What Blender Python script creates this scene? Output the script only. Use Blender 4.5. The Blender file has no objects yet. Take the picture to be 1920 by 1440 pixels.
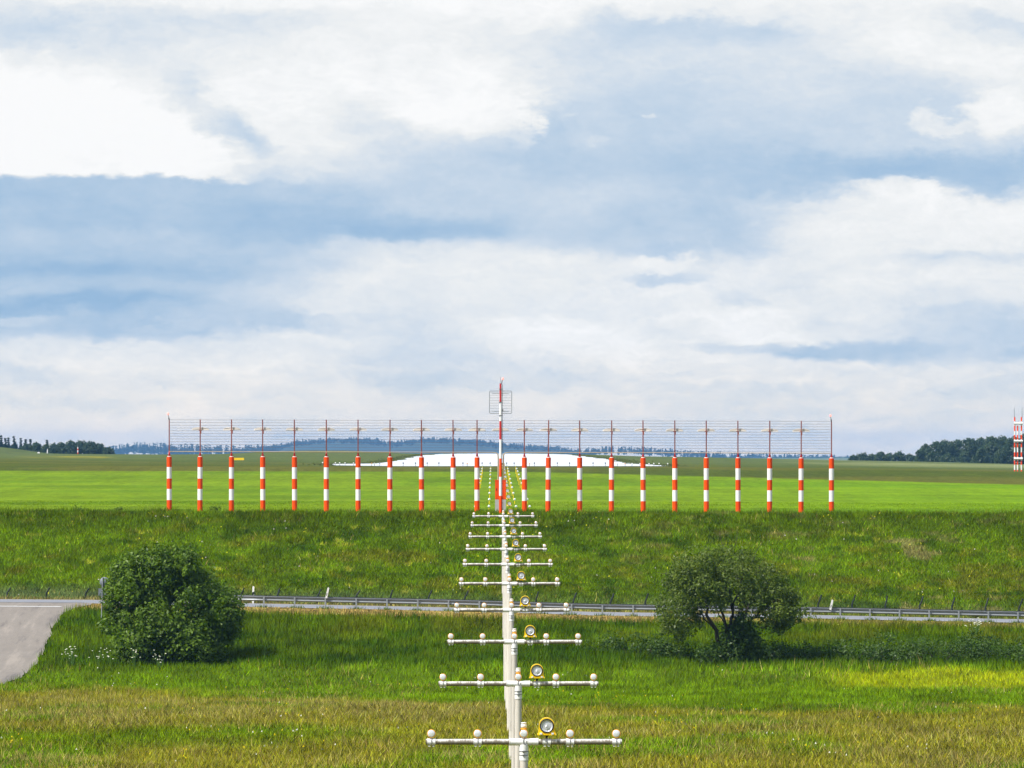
import bpy, math, random
import numpy as np
R = math.radians
rng = np.random.default_rng(7)
random.seed(7)
scene = bpy.context.scene
COL = scene.collection

# ------------------------------------------------------------------ camera
F = 10790.0            # focal length in photo pixels (1920 wide)
VX, HY = 925.7, 845.0  # where the +Y axis and the horizon fall in the photo
cam_d = bpy.data.cameras.new("camera")
cam = bpy.data.objects.new("camera", cam_d); COL.objects.link(cam)
cam.location = (0, 0, 0); cam.rotation_euler = (R(90), 0, 0)
cam_d.sensor_width = 36.0; cam_d.lens = F*36/1920
cam_d.shift_x = (960-VX)/1920; cam_d.shift_y = (HY-720)/1920
cam_d.clip_start = 1.0; cam_d.clip_end = 20000
scene.camera = cam

# ------------------------------------------------------------------ light and exposure
SUN = np.array([-0.62, -0.40, 0.86]); SUN /= np.linalg.norm(SUN)
sun_d = bpy.data.lights.new("sun", 'SUN'); sun = bpy.data.objects.new("sun", sun_d); COL.objects.link(sun)
sun_d.energy = 5.0; sun_d.angle = R(2.5); sun_d.color = (1.0, 0.97, 0.92)
from mathutils import Vector
sun.rotation_euler = Vector(SUN).to_track_quat('Z', 'Y').to_euler()
scene.view_settings.view_transform = 'Standard'; scene.view_settings.look = 'None'
scene.view_settings.gamma = 1; scene.view_settings.exposure = 0.35
try: scene.view_settings.use_curve_mapping = False
except Exception: pass
cy = scene.cycles
cy.use_denoising = True
cy.max_bounces = 5; cy.diffuse_bounces = 2; cy.glossy_bounces = 2; cy.transmission_bounces = 3; cy.volume_bounces = 0
cy.use_adaptive_sampling = True; cy.adaptive_threshold = 0.02
cy.caustics_reflective = False; cy.caustics_refractive = False

def s2l(c):
    c = np.array(c, float)/255.0
    return tuple(np.where(c <= .04045, c/12.92, ((c+.055)/1.055)**2.4))

# ------------------------------------------------------------------ node helper
class NT:
    def __init__(s, tree): s.t = tree; s.n = tree.nodes; s.l = tree.links
    def new(s, typ, **kw):
        n = s.n.new(typ)
        for k, v in kw.items(): setattr(n, k, v)
        return n
    def set(s, sock, v):
        if isinstance(v, bpy.types.NodeSocket): s.l.new(v, sock)
        else: sock.default_value = v
    def math(s, op, a, b=0.0, c=None):
        n = s.new('ShaderNodeMath', operation=op); s.set(n.inputs[0], a); s.set(n.inputs[1], b)
        if c is not None: s.set(n.inputs[2], c)
        return n.outputs[0]
    def vmath(s, op, a, b=(0, 0, 0), scale=None):
        n = s.new('ShaderNodeVectorMath', operation=op); s.set(n.inputs[0], a); s.set(n.inputs[1], b)
        if scale is not None: s.set(n.inputs[3], scale)
        return n.outputs[1] if op in ('LENGTH', 'DOT_PRODUCT', 'DISTANCE') else n.outputs[0]
    def noise(s, vec, scale, detail=4, rough=.55, dist=0.0, out=0):
        n = s.new('ShaderNodeTexNoise'); s.set(n.inputs['Vector'], vec)
        n.inputs['Scale'].default_value = scale; n.inputs['Detail'].default_value = detail
        n.inputs['Roughness'].default_value = rough; n.inputs['Distortion'].default_value = dist
        return n.outputs[out]
    def maprange(s, v, a, b, c, d, smooth=True):
        n = s.new('ShaderNodeMapRange'); n.interpolation_type = 'SMOOTHSTEP' if smooth else 'LINEAR'
        for i, q in enumerate((v, a, b, c, d)): s.set(n.inputs[i], q)
        return n.outputs[0]
    def mixf(s, f, a, b):
        n = s.new('ShaderNodeMix', data_type='FLOAT'); s.set(n.inputs[0], f); s.set(n.inputs[2], a); s.set(n.inputs[3], b)
        return n.outputs[0]
    def mixc(s, f, a, b, mode='MIX'):
        n = s.new('ShaderNodeMix', data_type='RGBA', blend_type=mode); s.set(n.inputs[0], f)
        for i, v in ((6, a), (7, b)):
            s.set(n.inputs[i], v if isinstance(v, bpy.types.NodeSocket) else tuple(v)[:3]+(1,))
        return n.outputs[2]
    def ramp(s, f, stops):
        n = s.new('ShaderNodeValToRGB'); e = n.color_ramp.elements
        while len(e) < len(stops): e.new(0.5)
        for el, (p, c) in zip(e, stops): el.position = p; el.color = tuple(c)[:3]+(1,)
        s.set(n.inputs[0], f); return n.outputs[0]
    def mapping(s, vec, loc=(0, 0, 0), rot=(0, 0, 0), scale=(1, 1, 1), typ='POINT'):
        n = s.new('ShaderNodeMapping', vector_type=typ); s.set(n.inputs[0], vec)
        n.inputs[1].default_value = loc; n.inputs[2].default_value = rot; n.inputs[3].default_value = scale
        return n.outputs[0]

# ------------------------------------------------------------------ sky: cloud deck laid out by direction
world = bpy.data.worlds.new("World"); scene.world = world; world.use_nodes = True
w = NT(world.node_tree); w.n.clear()
dirv = w.new('ShaderNodeTexCoord').outputs['Generated']
sep = w.new('ShaderNodeSeparateXYZ'); w.set(sep.inputs[0], dirv)
yy = w.math('MAXIMUM', sep.outputs[1], 0.05)
A_ = w.math('MULTIPLY_ADD', w.math('DIVIDE', sep.outputs[0], yy), F/1000, VX/1000)     # units: thousandths of the focal angle
E_ = w.math('MULTIPLY_ADD', w.math('DIVIDE', sep.outputs[2], yy), -F/1000, HY/1000)
cmb = w.new('ShaderNodeCombineXYZ'); w.set(cmb.inputs[0], A_); w.set(cmb.inputs[1], E_)
P0 = cmb.outputs[0]
sq = w.mapping(P0, scale=(1, 1.9, 1))
n1 = w.noise(sq, 4.5, 5, .55, 0, 1); n2 = w.noise(sq, 15.0, 6, .62, 0, 1)
wr = w.vmath('ADD', w.vmath('SCALE', w.vmath('SUBTRACT', n1, (.5, .5, .5)), scale=.17),
             w.vmath('SCALE', w.vmath('SUBTRACT', n2, (.5, .5, .5)), scale=.095))
n3 = w.noise(sq, 46.0, 5, .65, 0, 1)
wr = w.vmath('ADD', wr, w.vmath('SCALE', w.vmath('SUBTRACT', n3, (.5, .5, .5)), scale=.042))
P = w.vmath('ADD', P0, w.vmath('MULTIPLY', wr, (1.0, .55, 0)))
Psoft = w.vmath('ADD', P0, w.vmath('MULTIPLY', wr, (1.0, .28, 0)))
nb = w.noise(sq, 3.2, 6, .6)
L = w.math('MULTIPLY_ADD', w.math('SUBTRACT', nb, .5), .5, .60)
# cx, cy, rx, ry, rot, softness, value, opacity, (s = calm edge)
LAY = [
 (960,-30,1200,70,0,.5,.98,.95), (330,55,170,40,4,.7,.40,.9), (520,58,110,24,0,.6,.36,.8), (60,85,80,70,0,.7,.45,.8),
 (90,130,90,30,0,.7,.5,.6), (1330,66,190,26,2,.6,.24,.95), (1190,45,80,22,8,.6,.38,.7), (1880,55,110,26,10,.6,.48,.9),
 (1480,160,380,120,0,.8,.55,.8), (1780,95,210,60,12,.6,.90,.9), (1900,140,90,40,20,.6,.92,.9),
 (1150,260,330,130,0,.6,.36,.85), (1750,200,160,60,0,.7,.46,.8), (1450,200,150,50,0,.8,.55,.6), (1450,290,420,60,0,.8,.34,.8),
 (1640,322,330,30,0,.7,.04,.95), (1400,345,150,22,2,.7,.1,.7), (1860,340,110,40,0,.7,.16,.8),
 (620,120,370,75,3,.7,.82,.85), (800,90,220,60,0,.7,.9,.7), (700,170,240,75,0,.6,.93,.9), (870,190,125,75,15,.3,.97,.95), (935,235,62,55,25,.25,.95,.95),
 (560,215,170,75,24,.5,.93,.95), (640,290,140,45,15,.6,.82,.8), (730,245,120,35,20,.7,.55,.7), (900,268,70,30,0,.5,.8,.7),
 (330,200,60,60,30,.5,.38,.95), (430,285,60,55,40,.5,.30,.95),
 (150,150,190,45,8,.6,.86,.8), (60,235,330,110,10,.35,1.08,1), (200,265,230,75,14,.2,1.08,1), (330,305,120,46,16,.18,1.04,1), (150,310,330,50,0,.3,1.04,1),
 (120,500,1250,166,0,.05,.21,1,1), (900,370,420,75,0,.6,.34,.8),(1000,400,350,60,0,.7,.4,.7), (1000,350,260,35,0,.7,.42,.8), (100,390,420,34,0,.7,.17,.8),
 (130,445,260,18,1,.7,.34,.8,1), (260,470,330,14,1,.7,.28,.7,1), (120,508,300,14,1,.7,.02,.85,1), (420,520,280,14,1,.7,.08,.7,1), (230,537,280,18,2,.7,.25,.8,1),
 (100,575,280,20,-3,.6,.0,.9,1), (420,600,380,34,-2,.7,.30,.85,1), (45,604,60,8,0,.5,.42,.8,1), (750,436,280,28,0,.6,.02,.9,1), (560,415,180,28,0,.7,.12,.7),
 (560,560,160,22,-3,.7,.36,.7), (300,632,420,10,0,.7,.22,.7,1),
 (720,520,240,60,-4,.7,.52,.9), (1000,590,410,140,0,.18,.79,1,1), (1300,620,380,110,0,.4,.78,.95), (780,470,170,22,0,.5,.68,.7,1),
 (740,640,120,55,20,.7,.48,.7), (840,640,90,40,15,.7,.55,.6), (1320,430,160,62,4,.35,.26,.95), (1480,400,140,20,0,.6,.2,.6), (1180,435,130,40,0,.6,.34,.7), (1050,425,130,36,0,.6,.4,.7),
 (1270,520,90,14,0,.5,.36,.85,1), (1250,492,55,16,0,.5,.85,.8),
 (1700,430,260,75,3,.4,.84,.95), (1690,362,80,22,8,.3,.93,.95), (1850,405,160,38,0,.4,.9,.9), (1560,500,220,50,0,.5,.8,.9), (1830,488,190,18,-1,.6,.42,.9,1), (1570,528,70,28,0,.5,.5,.8),
 (1880,530,130,48,0,.5,.82,.9), (1700,590,240,40,5,.7,.5,.8), (1650,520,120,30,0,.5,.85,.8), (1560,570,180,32,0,.6,.82,.8), (1400,570,70,22,20,.6,.52,.8), (1410,612,120,34,5,.35,.92,.95), (1060,632,150,36,5,.35,.93,.95), (1180,655,120,28,8,.5,.9,.8),
 (1650,658,280,16,1,.5,.28,.95,1), (1900,640,160,40,0,.7,.38,.8), (1370,652,110,8,0,.6,.45,.7,1),
 (180,720,520,92,0,.16,.70,1,1), (520,665,140,40,0,.5,.8,.9), (590,645,50,22,0,.4,.82,.8), (230,670,260,26,0,.6,.78,.7), (60,700,130,18,5,.7,.55,.8),(400,685,100,16,6,.5,.84,.7),
 (60,740,100,30,0,.6,.58,.7), (900,690,320,24,4,.7,.5,.8), (1000,715,320,16,0,.7,.46,.7), (1400,712,150,8,0,.4,.78,.9,1), (1700,715,50,26,0,.6,.74,.8), (1850,690,90,22,10,.5,.58,.7), (1600,740,420,18,0,.8,.48,.6),
 (1895,212,75,42,0,.35,.97,.95), (1738,225,36,24,0,.4,.88,.95), (1800,236,46,12,0,.5,.8,.9), (1108,268,22,8,0,.5,.6,.7), (1232,226,10,5,0,.5,.75,.7),(1080,225,18,6,0,.6,.55,.6),
 (1230,305,420,34,2,.7,.27,.7), (1120,90,160,26,4,.7,.55,.6), (1500,235,260,40,3,.8,.44,.6), (500,800,900,60,0,.8,.70,.7), (1500,800,700,50,0,.8,.58,.6),
]
for q in LAY:
    cx, cy_, rx, ry, rot, sf, val, op = q[:8]
    pk = w.new('ShaderNodeVectorMath', operation='MULTIPLY_ADD'); w.set(pk.inputs[0], L); pk.inputs[1].default_value = (1e-7,)*3; w.set(pk.inputs[2], Psoft if len(q) > 8 else P)
    m = w.mapping(pk.outputs[0], loc=(cx/1000, cy_/1000, 0), rot=(0, 0, R(rot)), scale=(rx/1000, ry/1000, 1), typ='TEXTURE')
    d = w.vmath('LENGTH', m)
    L = w.mixf(w.maprange(d, 1+sf*(.9 if len(q) > 8 else 1.15), 1-sf*(.9 if len(q) > 8 else 1.0), 0, op), L, val)
nd = w.noise(w.mapping(P0, scale=(1, 2.6, 1)), 13, 7, .6)
nd2 = w.noise(w.vmath('ADD', sq, (3.1, 1.7, 0)), 6, 6, .6)
L = w.math('ADD', L, w.math('MULTIPLY', w.math('SUBTRACT', nd, .5), .16))
L = w.math('ADD', L, w.math('MULTIPLY', w.math('SUBTRACT', nd2, .5), .42))
nd3 = w.noise(w.mapping(P, loc=(2.3, .7, 0), scale=(1, 2.0, 1)), 30, 6, .62)
L = w.math('ADD', L, w.math('MULTIPLY', w.math('SUBTRACT', nd3, .5), w.maprange(L, .15, .7, .14, .32)))
nd4 = w.noise(w.mapping(P, loc=(5.3, .2, 0), scale=(1, 6.0, 1)), 5, 5, .55)
L = w.math('ADD', L, w.math('MULTIPLY', w.math('SUBTRACT', nd4, .52), w.maprange(E_, .35, .75, .05, .55)))
skyc = w.ramp(L, [(0.0, s2l((153,187,220))), (.2, s2l((176,201,226))), (.45, s2l((205,219,234))), (.65, s2l((227,233,239))),
                  (.82, s2l((241,243,244))), (1.0, s2l((254,254,254)))])
hm = w.maprange(E_, .62, .87, 0, 1)          # warm gain near the horizon, added to offset the blue haze before it
skyc = w.vmath('MULTIPLY', skyc, w.vmath('MULTIPLY_ADD', hm, (.42, .16, -.12), (1, 1, 1))) if False else w.mixc(1.0, skyc, w.mixc(hm, (1, 1, 1), (1.40, 1.18, .94)), 'MULTIPLY')
# the rest of the dome (never in the picture): broken bright cloud by direction
far = w.noise(w.mapping(dirv, scale=(1, 1, 2.0)), 3.0, 6, .6)
cover = w.maprange(far, .40, .58, 0, 1)
cloudf = w.mixc(far, (.36, .47, .64), (.90, .90, .90))
inside = w.maprange(w.vmath('LENGTH', w.mapping(P0, loc=(.96, .4, 0), scale=(2.2, 1.3, 1), typ='TEXTURE')), 1.0, 1.6, 1, 0)
inside = w.math('MULTIPLY', inside, w.maprange(sep.outputs[1], .06, .3, 0, 1))
ccol = w.mixc(inside, cloudf, skyc)
cfac = w.math('MAXIMUM', cover, w.math('MULTIPLY', inside, .97))
skyt = w.new('ShaderNodeTexSky', sky_type='NISHITA'); skyt.sun_disc = False
skyt.sun_elevation = math.asin(SUN[2]); skyt.sun_rotation = math.atan2(SUN[0], SUN[1]) % (2*math.pi)
b1 = w.new('ShaderNodeBackground'); w.set(b1.inputs[0], skyt.outputs[0]); b1.inputs[1].default_value = .1
b2 = w.new('ShaderNodeBackground'); w.set(b2.inputs[0], ccol); b2.inputs[1].default_value = .785
mx = w.new('ShaderNodeMixShader'); w.set(mx.inputs[0], cfac); w.l.new(b1.outputs[0], mx.inputs[1]); w.l.new(b2.outputs[0], mx.inputs[2])
wo = w.new('ShaderNodeOutputWorld'); w.l.new(mx.outputs[0], wo.inputs[0])
try: world.cycles.sampling_method = 'MANUAL'; world.cycles.sample_map_resolution = 512
except Exception: pass

# ------------------------------------------------------------------ object helpers
def tag(o, label=None, cat=None, group=None, kind=None):
    if label: o['label'] = label
    if cat: o['category'] = cat
    if group: o['group'] = group
    if kind: o['kind'] = kind
    return o
def empty(name, loc, rz=0.0):
    o = bpy.data.objects.new(name, None); COL.objects.link(o)
    o.location = loc; o.rotation_euler = (0, 0, rz); o.empty_display_size = .3
    return o
def copy_tree(o, parent=None):
    c = o.copy(); COL.objects.link(c)
    if parent is not None: c.parent = parent
    for ch in o.children: copy_tree(ch, c)
    return c

class MB:
    """collects shapes for ONE mesh object"""
    def __init__(s): s.v = []; s.f = []; s.mi = []; s.sm = []
    def add(s, verts, faces, mi=0, smooth=False):
        b = len(s.v); s.v += [tuple(map(float, p)) for p in verts]
        for f in faces: s.f.append(tuple(b+i for i in f)); s.mi.append(mi); s.sm.append(smooth)
    def box(s, c, size, mi=0, rot=0.0):
        hx, hy, hz = size[0]/2, size[1]/2, size[2]/2; cr, sr = math.cos(rot), math.sin(rot)
        vs = []
        for z in (-hz, hz):
            for x, y in ((-hx, -hy), (hx, -hy), (hx, hy), (-hx, hy)):
                vs.append((c[0]+x*cr-y*sr, c[1]+x*sr+y*cr, c[2]+z))
        s.add(vs, [(3, 2, 1, 0), (4, 5, 6, 7), (0, 1, 5, 4), (1, 2, 6, 5), (2, 3, 7, 6), (3, 0, 4, 7)], mi)
    def tube(s, pts, rad, n=10, mi=0, cap=True, smooth=True):
        pts = [np.array(p, float) for p in pts]
        if np.isscalar(rad): rad = [rad]*len(pts)
        rings = []
        t0 = pts[1]-pts[0]; t0 /= np.linalg.norm(t0)
        a = np.cross(t0, (0, 0, 1) if abs(t0[2]) < .9 else (0, 1, 0)); a /= np.linalg.norm(a)
        for i, p in enumerate(pts):
            t = pts[min(i+1, len(pts)-1)]-pts[max(i-1, 0)]; t = t/np.linalg.norm(t)
            a = a-t*np.dot(a, t); a /= np.linalg.norm(a); b = np.cross(t, a)
            rings.append([p+rad[i]*(math.cos(k*2*math.pi/n)*a+math.sin(k*2*math.pi/n)*b) for k in range(n)])
        vs = [q for r in rings for q in r]; fs = []
        for i in range(len(pts)-1):
            for k in range(n):
                fs.append((i*n+k, i*n+(k+1) % n, (i+1)*n+(k+1) % n, (i+1)*n+k))
        s.add(vs, fs, mi, smooth)
        if cap:
            s.add(rings[0], [tuple(range(n-1, -1, -1))], mi); s.add(rings[-1], [tuple(range(n))], mi)
    def lathe(s, prof, c, axis='z', n=16, mi=0, smooth=True, cap=True):
        """prof: (radius, along) pairs; axis 'z' or '-y'"""
        vs = []; fs = []
        for r, h in prof:
            for k in range(n):
                a = k*2*math.pi/n; x, y = r*math.cos(a), r*math.sin(a)
                vs.append((c[0]+x, c[1]+y, c[2]+h) if axis == 'z' else (c[0]+x, c[1]-h, c[2]+y))
        for i in range(len(prof)-1):
            for k in range(n): fs.append((i*n+k, i*n+(k+1) % n, (i+1)*n+(k+1) % n, (i+1)*n+k))
        if cap and prof[0][0] > 1e-5: fs.append(tuple(range(n-1, -1, -1)))
        if cap and prof[-1][0] > 1e-5: fs.append(tuple((len(prof)-1)*n+k for k in range(n)))
        s.add(vs, fs, mi, smooth)
    def prism(s, outline, y0, y1, mi=0):
        """outline in x,z extruded along y"""
        n = len(outline)
        vs = [(x, y0, z) for x, z in outline]+[(x, y1, z) for x, z in outline]
        fs = [tuple(range(n)), tuple(range(2*n-1, n-1, -1))]+[(i, i+n, (i+1) % n+n, (i+1) % n) for i in range(n)]
        s.add(vs, fs, mi)
    def build(s, name, mats, parent=None, loc=None):
        me = bpy.data.meshes.new(name); me.from_pydata(s.v, [], s.f)
        if not isinstance(mats, (list, tuple)): mats = [mats]
        for m in mats: me.materials.append(m)
        me.polygons.foreach_set('material_index', s.mi); me.polygons.foreach_set('use_smooth', s.sm)
        me.update()
        o = bpy.data.objects.new(name, me); COL.objects.link(o)
        if parent is not None: o.parent = parent
        if loc is not None: o.location = loc
        return o

def np_mesh(name, V, Fc, mat, attrs=None, parent=None, smooth=False):
    """V (n,3), Fc (m,k) faces of one size; attrs {name: (n,3|4) point colours}"""
    me = bpy.data.meshes.new(name); k = Fc.shape[1]
    me.vertices.add(len(V)); me.vertices.foreach_set('co', V.astype(np.float32).ravel())
    me.loops.add(Fc.size); me.loops.foreach_set('vertex_index', Fc.astype(np.int32).ravel())
    me.polygons.add(len(Fc)); me.polygons.foreach_set('loop_start', np.arange(0, Fc.size, k, dtype=np.int32))
    try: me.polygons.foreach_set('loop_total', np.full(len(Fc), k, np.int32))
    except Exception: pass
    me.polygons.foreach_set('use_smooth', np.full(len(Fc), smooth, bool))
    me.update(calc_edges=True); me.validate()
    for an, arr in (attrs or {}).items():
        at = me.attributes.new(an, 'FLOAT_COLOR', 'POINT')
        c4 = np.ones((len(V), 4), np.float32); c4[:, :arr.shape[1]] = arr
        at.data.foreach_set('color', c4.ravel())
    me.materials.append(mat)
    o = bpy.data.objects.new(name, me); COL.objects.link(o)
    if parent is not None: o.parent = parent
    return o

# ------------------------------------------------------------------ materials
def mat(name, col, rough=.6, metal=0.0, vary=.12, scale=3.0, dirt=None, dirt_amt=.5, dirt_scale=8.0, bump=0.0, spec=.4, stretch=(1, 1, 1), each=0.0):
    m = bpy.data.materials.new(name); m.use_nodes = True; t = NT(m.node_tree)
    b = t.n['Principled BSDF']
    tc = t.mapping(t.new('ShaderNodeTexCoord').outputs['Object'], scale=stretch)
    n = t.noise(tc, scale, 5, .6)
    c = t.mixc(n, tuple(x*(1-vary) for x in col), tuple(min(1, x*(1+vary)) for x in col))
    if dirt:
        n2 = t.noise(tc, dirt_scale, 6, .65)
        c = t.mixc(t.maprange(n2, .62-.35*dirt_amt, .75, 0, .9), c, dirt)
    if each: c = t.vmath('SCALE', c, scale=t.math('MULTIPLY_ADD', t.new('ShaderNodeObjectInfo').outputs['Random'], 2*each, 1-each*1.5))
    t.set(b.inputs['Base Color'], c); b.inputs['Roughness'].default_value = rough; b.inputs['Metallic'].default_value = metal
    b.inputs['Specular IOR Level'].default_value = spec
    if bump:
        bn = t.new('ShaderNodeBump'); bn.inputs['Strength'].default_value = bump; bn.inputs['Distance'].default_value = .02
        t.set(bn.inputs['Height'], n); t.l.new(bn.outputs[0], b.inputs['Normal'])
    return m

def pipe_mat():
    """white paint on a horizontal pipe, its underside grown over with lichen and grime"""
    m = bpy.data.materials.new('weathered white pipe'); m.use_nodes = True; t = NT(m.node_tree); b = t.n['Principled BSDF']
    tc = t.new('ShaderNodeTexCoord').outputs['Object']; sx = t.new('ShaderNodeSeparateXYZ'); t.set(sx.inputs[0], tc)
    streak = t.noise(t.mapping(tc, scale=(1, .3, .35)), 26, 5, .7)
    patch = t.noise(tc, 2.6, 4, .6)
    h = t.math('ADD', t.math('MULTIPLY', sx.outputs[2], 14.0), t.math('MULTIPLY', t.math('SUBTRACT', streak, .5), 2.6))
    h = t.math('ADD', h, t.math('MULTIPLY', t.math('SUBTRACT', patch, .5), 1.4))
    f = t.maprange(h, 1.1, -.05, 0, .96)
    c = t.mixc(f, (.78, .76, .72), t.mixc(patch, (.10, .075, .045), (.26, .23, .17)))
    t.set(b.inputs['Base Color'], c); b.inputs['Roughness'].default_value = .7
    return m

def leaf_mat(name, c_dark, c_light, scale=1.2, trans=.35):
    m = bpy.data.materials.new(name); m.use_nodes = True; t = NT(m.node_tree); t.n.clear()
    at = t.new('ShaderNodeAttribute', attribute_name='rnd'); sp = t.new('ShaderNodeSeparateColor'); t.set(sp.inputs[0], at.outputs['Color'])
    tc = t.new('ShaderNodeTexCoord').outputs['Object']
    n = t.noise(tc, scale, 3, .6)
    f = t.math('ADD', t.math('MULTIPLY', sp.outputs[0], .75), t.math('MULTIPLY', t.math('SUBTRACT', n, .38), 1.3))
    c = t.mixc(f, c_dark, c_light)
    d = t.new('ShaderNodeBsdfDiffuse'); t.set(d.inputs[0], c)
    tr = t.new('ShaderNodeBsdfTranslucent'); t.set(tr.inputs[0], t.mixc(1.0, c, (1.0, 1.25, .45), 'MULTIPLY'))
    g = t.new('ShaderNodeBsdfGlossy'); g.inputs['Roughness'].default_value = .45; g.inputs[0].default_value = (1, 1, 1, 1)
    m1 = t.new('ShaderNodeMixShader'); m1.inputs[0].default_value = trans
    t.l.new(d.outputs[0], m1.inputs[1]); t.l.new(tr.outputs[0], m1.inputs[2])
    m2 = t.new('ShaderNodeMixShader'); m2.inputs[0].default_value = .012
    t.l.new(m1.outputs[0], m2.inputs[1]); t.l.new(g.outputs[0], m2.inputs[2])
    o = t.new('ShaderNodeOutputMaterial'); t.l.new(m2.outputs[0], o.inputs[0])
    return m

def grass_mat():
    """blade colour is carried per blade; blades take light like a soft upward facing sward"""
    m = bpy.data.materials.new('grass blades'); m.use_nodes = True; t = NT(m.node_tree); t.n.clear()
    c = t.new('ShaderNodeAttribute', attribute_name='tone').outputs['Color']
    gn = t.new('ShaderNodeNewGeometry').outputs['Normal']
    nn = t.vmath('NORMALIZE', t.vmath('ADD', t.vmath('SCALE', gn, scale=.75), (0, 0, .8)))
    d = t.new('ShaderNodeBsdfDiffuse'); t.set(d.inputs[0], c); t.set(d.inputs['Normal'], nn)
    tr = t.new('ShaderNodeBsdfTranslucent'); t.set(tr.inputs[0], c)
    mx = t.new('ShaderNodeMixShader'); mx.inputs[0].default_value = .22
    t.l.new(d.outputs[0], mx.inputs[1]); t.l.new(tr.outputs[0], mx.inputs[2])
    o = t.new('ShaderNodeOutputMaterial'); t.l.new(mx.outputs[0], o.inputs[0])
    return m

def ground_mat():
    m = bpy.data.materials.new('meadow ground'); m.use_nodes = True; t = NT(m.node_tree); b = t.n['Principled BSDF']
    c = t.new('ShaderNodeAttribute', attribute_name='tone').outputs['Color']
    pos = t.new('ShaderNodeNewGeometry').outputs['Position']
    n1 = t.noise(t.mapping(pos, scale=(1, .12, .3)), 1.7, 6, .65)
    n2 = t.noise(t.mapping(pos, scale=(1, .06, .3)), .35, 4, .6)
    n3 = t.noise(t.mapping(pos, scale=(1, .35, 1)), 7.0, 4, .7)
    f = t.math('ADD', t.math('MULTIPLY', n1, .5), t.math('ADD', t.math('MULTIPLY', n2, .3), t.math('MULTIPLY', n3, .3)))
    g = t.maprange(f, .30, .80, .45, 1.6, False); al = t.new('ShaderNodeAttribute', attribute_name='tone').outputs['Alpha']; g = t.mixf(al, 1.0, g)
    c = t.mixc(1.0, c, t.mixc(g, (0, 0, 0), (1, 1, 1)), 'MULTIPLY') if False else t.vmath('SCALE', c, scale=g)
    straw = t.maprange(t.noise(t.mapping(pos, loc=(9, 4, 0), scale=(1, .1, .3)), 1.1, 6, .7), .56, .78, 0, .45)
    c = t.mixc(t.math('MULTIPLY', straw, al), c, t.vmath('MULTIPLY', c, (1.55, 1.12, 1.3)))
    t.set(b.inputs['Base Color'], c); b.inputs['Roughness'].default_value = .95; b.inputs['Specular IOR Level'].default_value = .05
    bn = t.new('ShaderNodeBump'); bn.inputs['Strength'].default_value = .35; bn.inputs['Distance'].default_value = .25
    t.set(bn.inputs['Height'], n3); t.l.new(bn.outputs[0], b.inputs['Normal'])
    return m

M = dict(
  pipe=pipe_mat(),
  white=mat('white painted metal', (.80, .79, .77), .5, dirt=(.45, .40, .33), dirt_amt=.25, dirt_scale=14),
  post=mat('beige weathered pole', (.62, .575, .505), .75, each=.10, vary=.24, scale=9, stretch=(6, 6, .25), dirt=(.40, .34, .27), dirt_amt=.45, dirt_scale=10),
  steel=mat('grey steel band', (.22, .22, .22), .45, .8),
  orange=mat('amber lamp housing', (.80, .36, .02), .5, vary=.1),
  yellow=mat('yellow paint', (.92, .60, .001), .42, vary=.06, dirt=(.5, .33, .05), dirt_amt=.1),
  black=mat('black rubber', (.02, .02, .022), .6),
  red=mat('orange red gloss paint', (.90, .075, .003), .6, vary=.08, scale=2, dirt=(.62, .10, .03), dirt_amt=.18, spec=.15, each=.08),
  deepred=mat('deep red paint', (.52, .022, .018), .5, vary=.1),
  bandwhite=mat('white band paint', (.84, .82, .79), .5, vary=.05, dirt=(.6, .56, .5), dirt_amt=.2, each=.04),
  rod=mat('red brown lattice rod', (.30, .085, .06), .7, vary=.5, scale=18),
  radome=mat('beige fibreglass', (.80, .72, .63), .6, vary=.08),
  duct=mat('beige duct', (.42, .33, .22), .7, vary=.25, scale=.6),
  wire=mat('wire', (.17, .14, .16), .6, .3),
  concrete=mat('concrete', (.42, .40, .38), .9, vary=.2, bump=.3),
  galv=mat('galvanised steel', (.34, .36, .37), .45, .35, vary=.18, scale=4, dirt=(.25, .24, .22), dirt_amt=.2),
  galvpost=mat('dull galvanised post', (.33, .35, .36), .6, .4, vary=.2, scale=6),
  dark=mat('dark plastic', (.012, .018, .018), .5),
  plate=mat('grey sign back', (.17, .19, .21), .6, .1, vary=.15),
  lens=mat('frosted lens', (.84, .86, .90), .14, .30, vary=.14, scale=24, spec=.7),
  bark=mat('bark', (.050, .038, .026), .9, vary=.4, scale=9, bump=.6),
  stalk=mat('dry stalk', (.05, .035, .02), .9),
  flower=mat('creamy umbels', (.80, .80, .62), .8, vary=.1),
  stem=mat('green stems', (.07, .15, .02), .8),
  glow=None, leaf=None)
def refl_mat():
    m = bpy.data.materials.new('mirror reflector'); m.use_nodes = True; t = NT(m.node_tree); b = t.n['Principled BSDF']
    tc = t.new('ShaderNodeTexCoord').outputs['Object']
    n = t.noise(tc, 16, 3, .5)
    t.set(b.inputs['Base Color'], t.mixc(n, (.50, .51, .54), (.92, .93, .95))); b.inputs['Metallic'].default_value = .45; b.inputs['Roughness'].default_value = .32
    return m
M['mirror'] = refl_mat()
def lamp_mat():
    m = bpy.data.materials.new('lit red obstruction lamp'); m.use_nodes = True; t = NT(m.node_tree); b = t.n['Principled BSDF']
    b.inputs['Base Color'].default_value = (.9, .25, .2, 1); b.inputs['Emission Color'].default_value = (1, .35, .28, 1); b.inputs['Emission Strength'].default_value = .8
    return m
M['lamp'] = lamp_mat()
M['leaf_bush'] = leaf_mat('bush leaves', (.026, .060, .003), (.155, .245, .020), .55)
M['leaf_tree'] = leaf_mat('willow leaves', (.036, .064, .004), (.165, .220, .030), .6)
M['leaf_scrub'] = leaf_mat('bramble leaves', (.018, .050, .006), (.10, .165, .028), 1.3)
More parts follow.
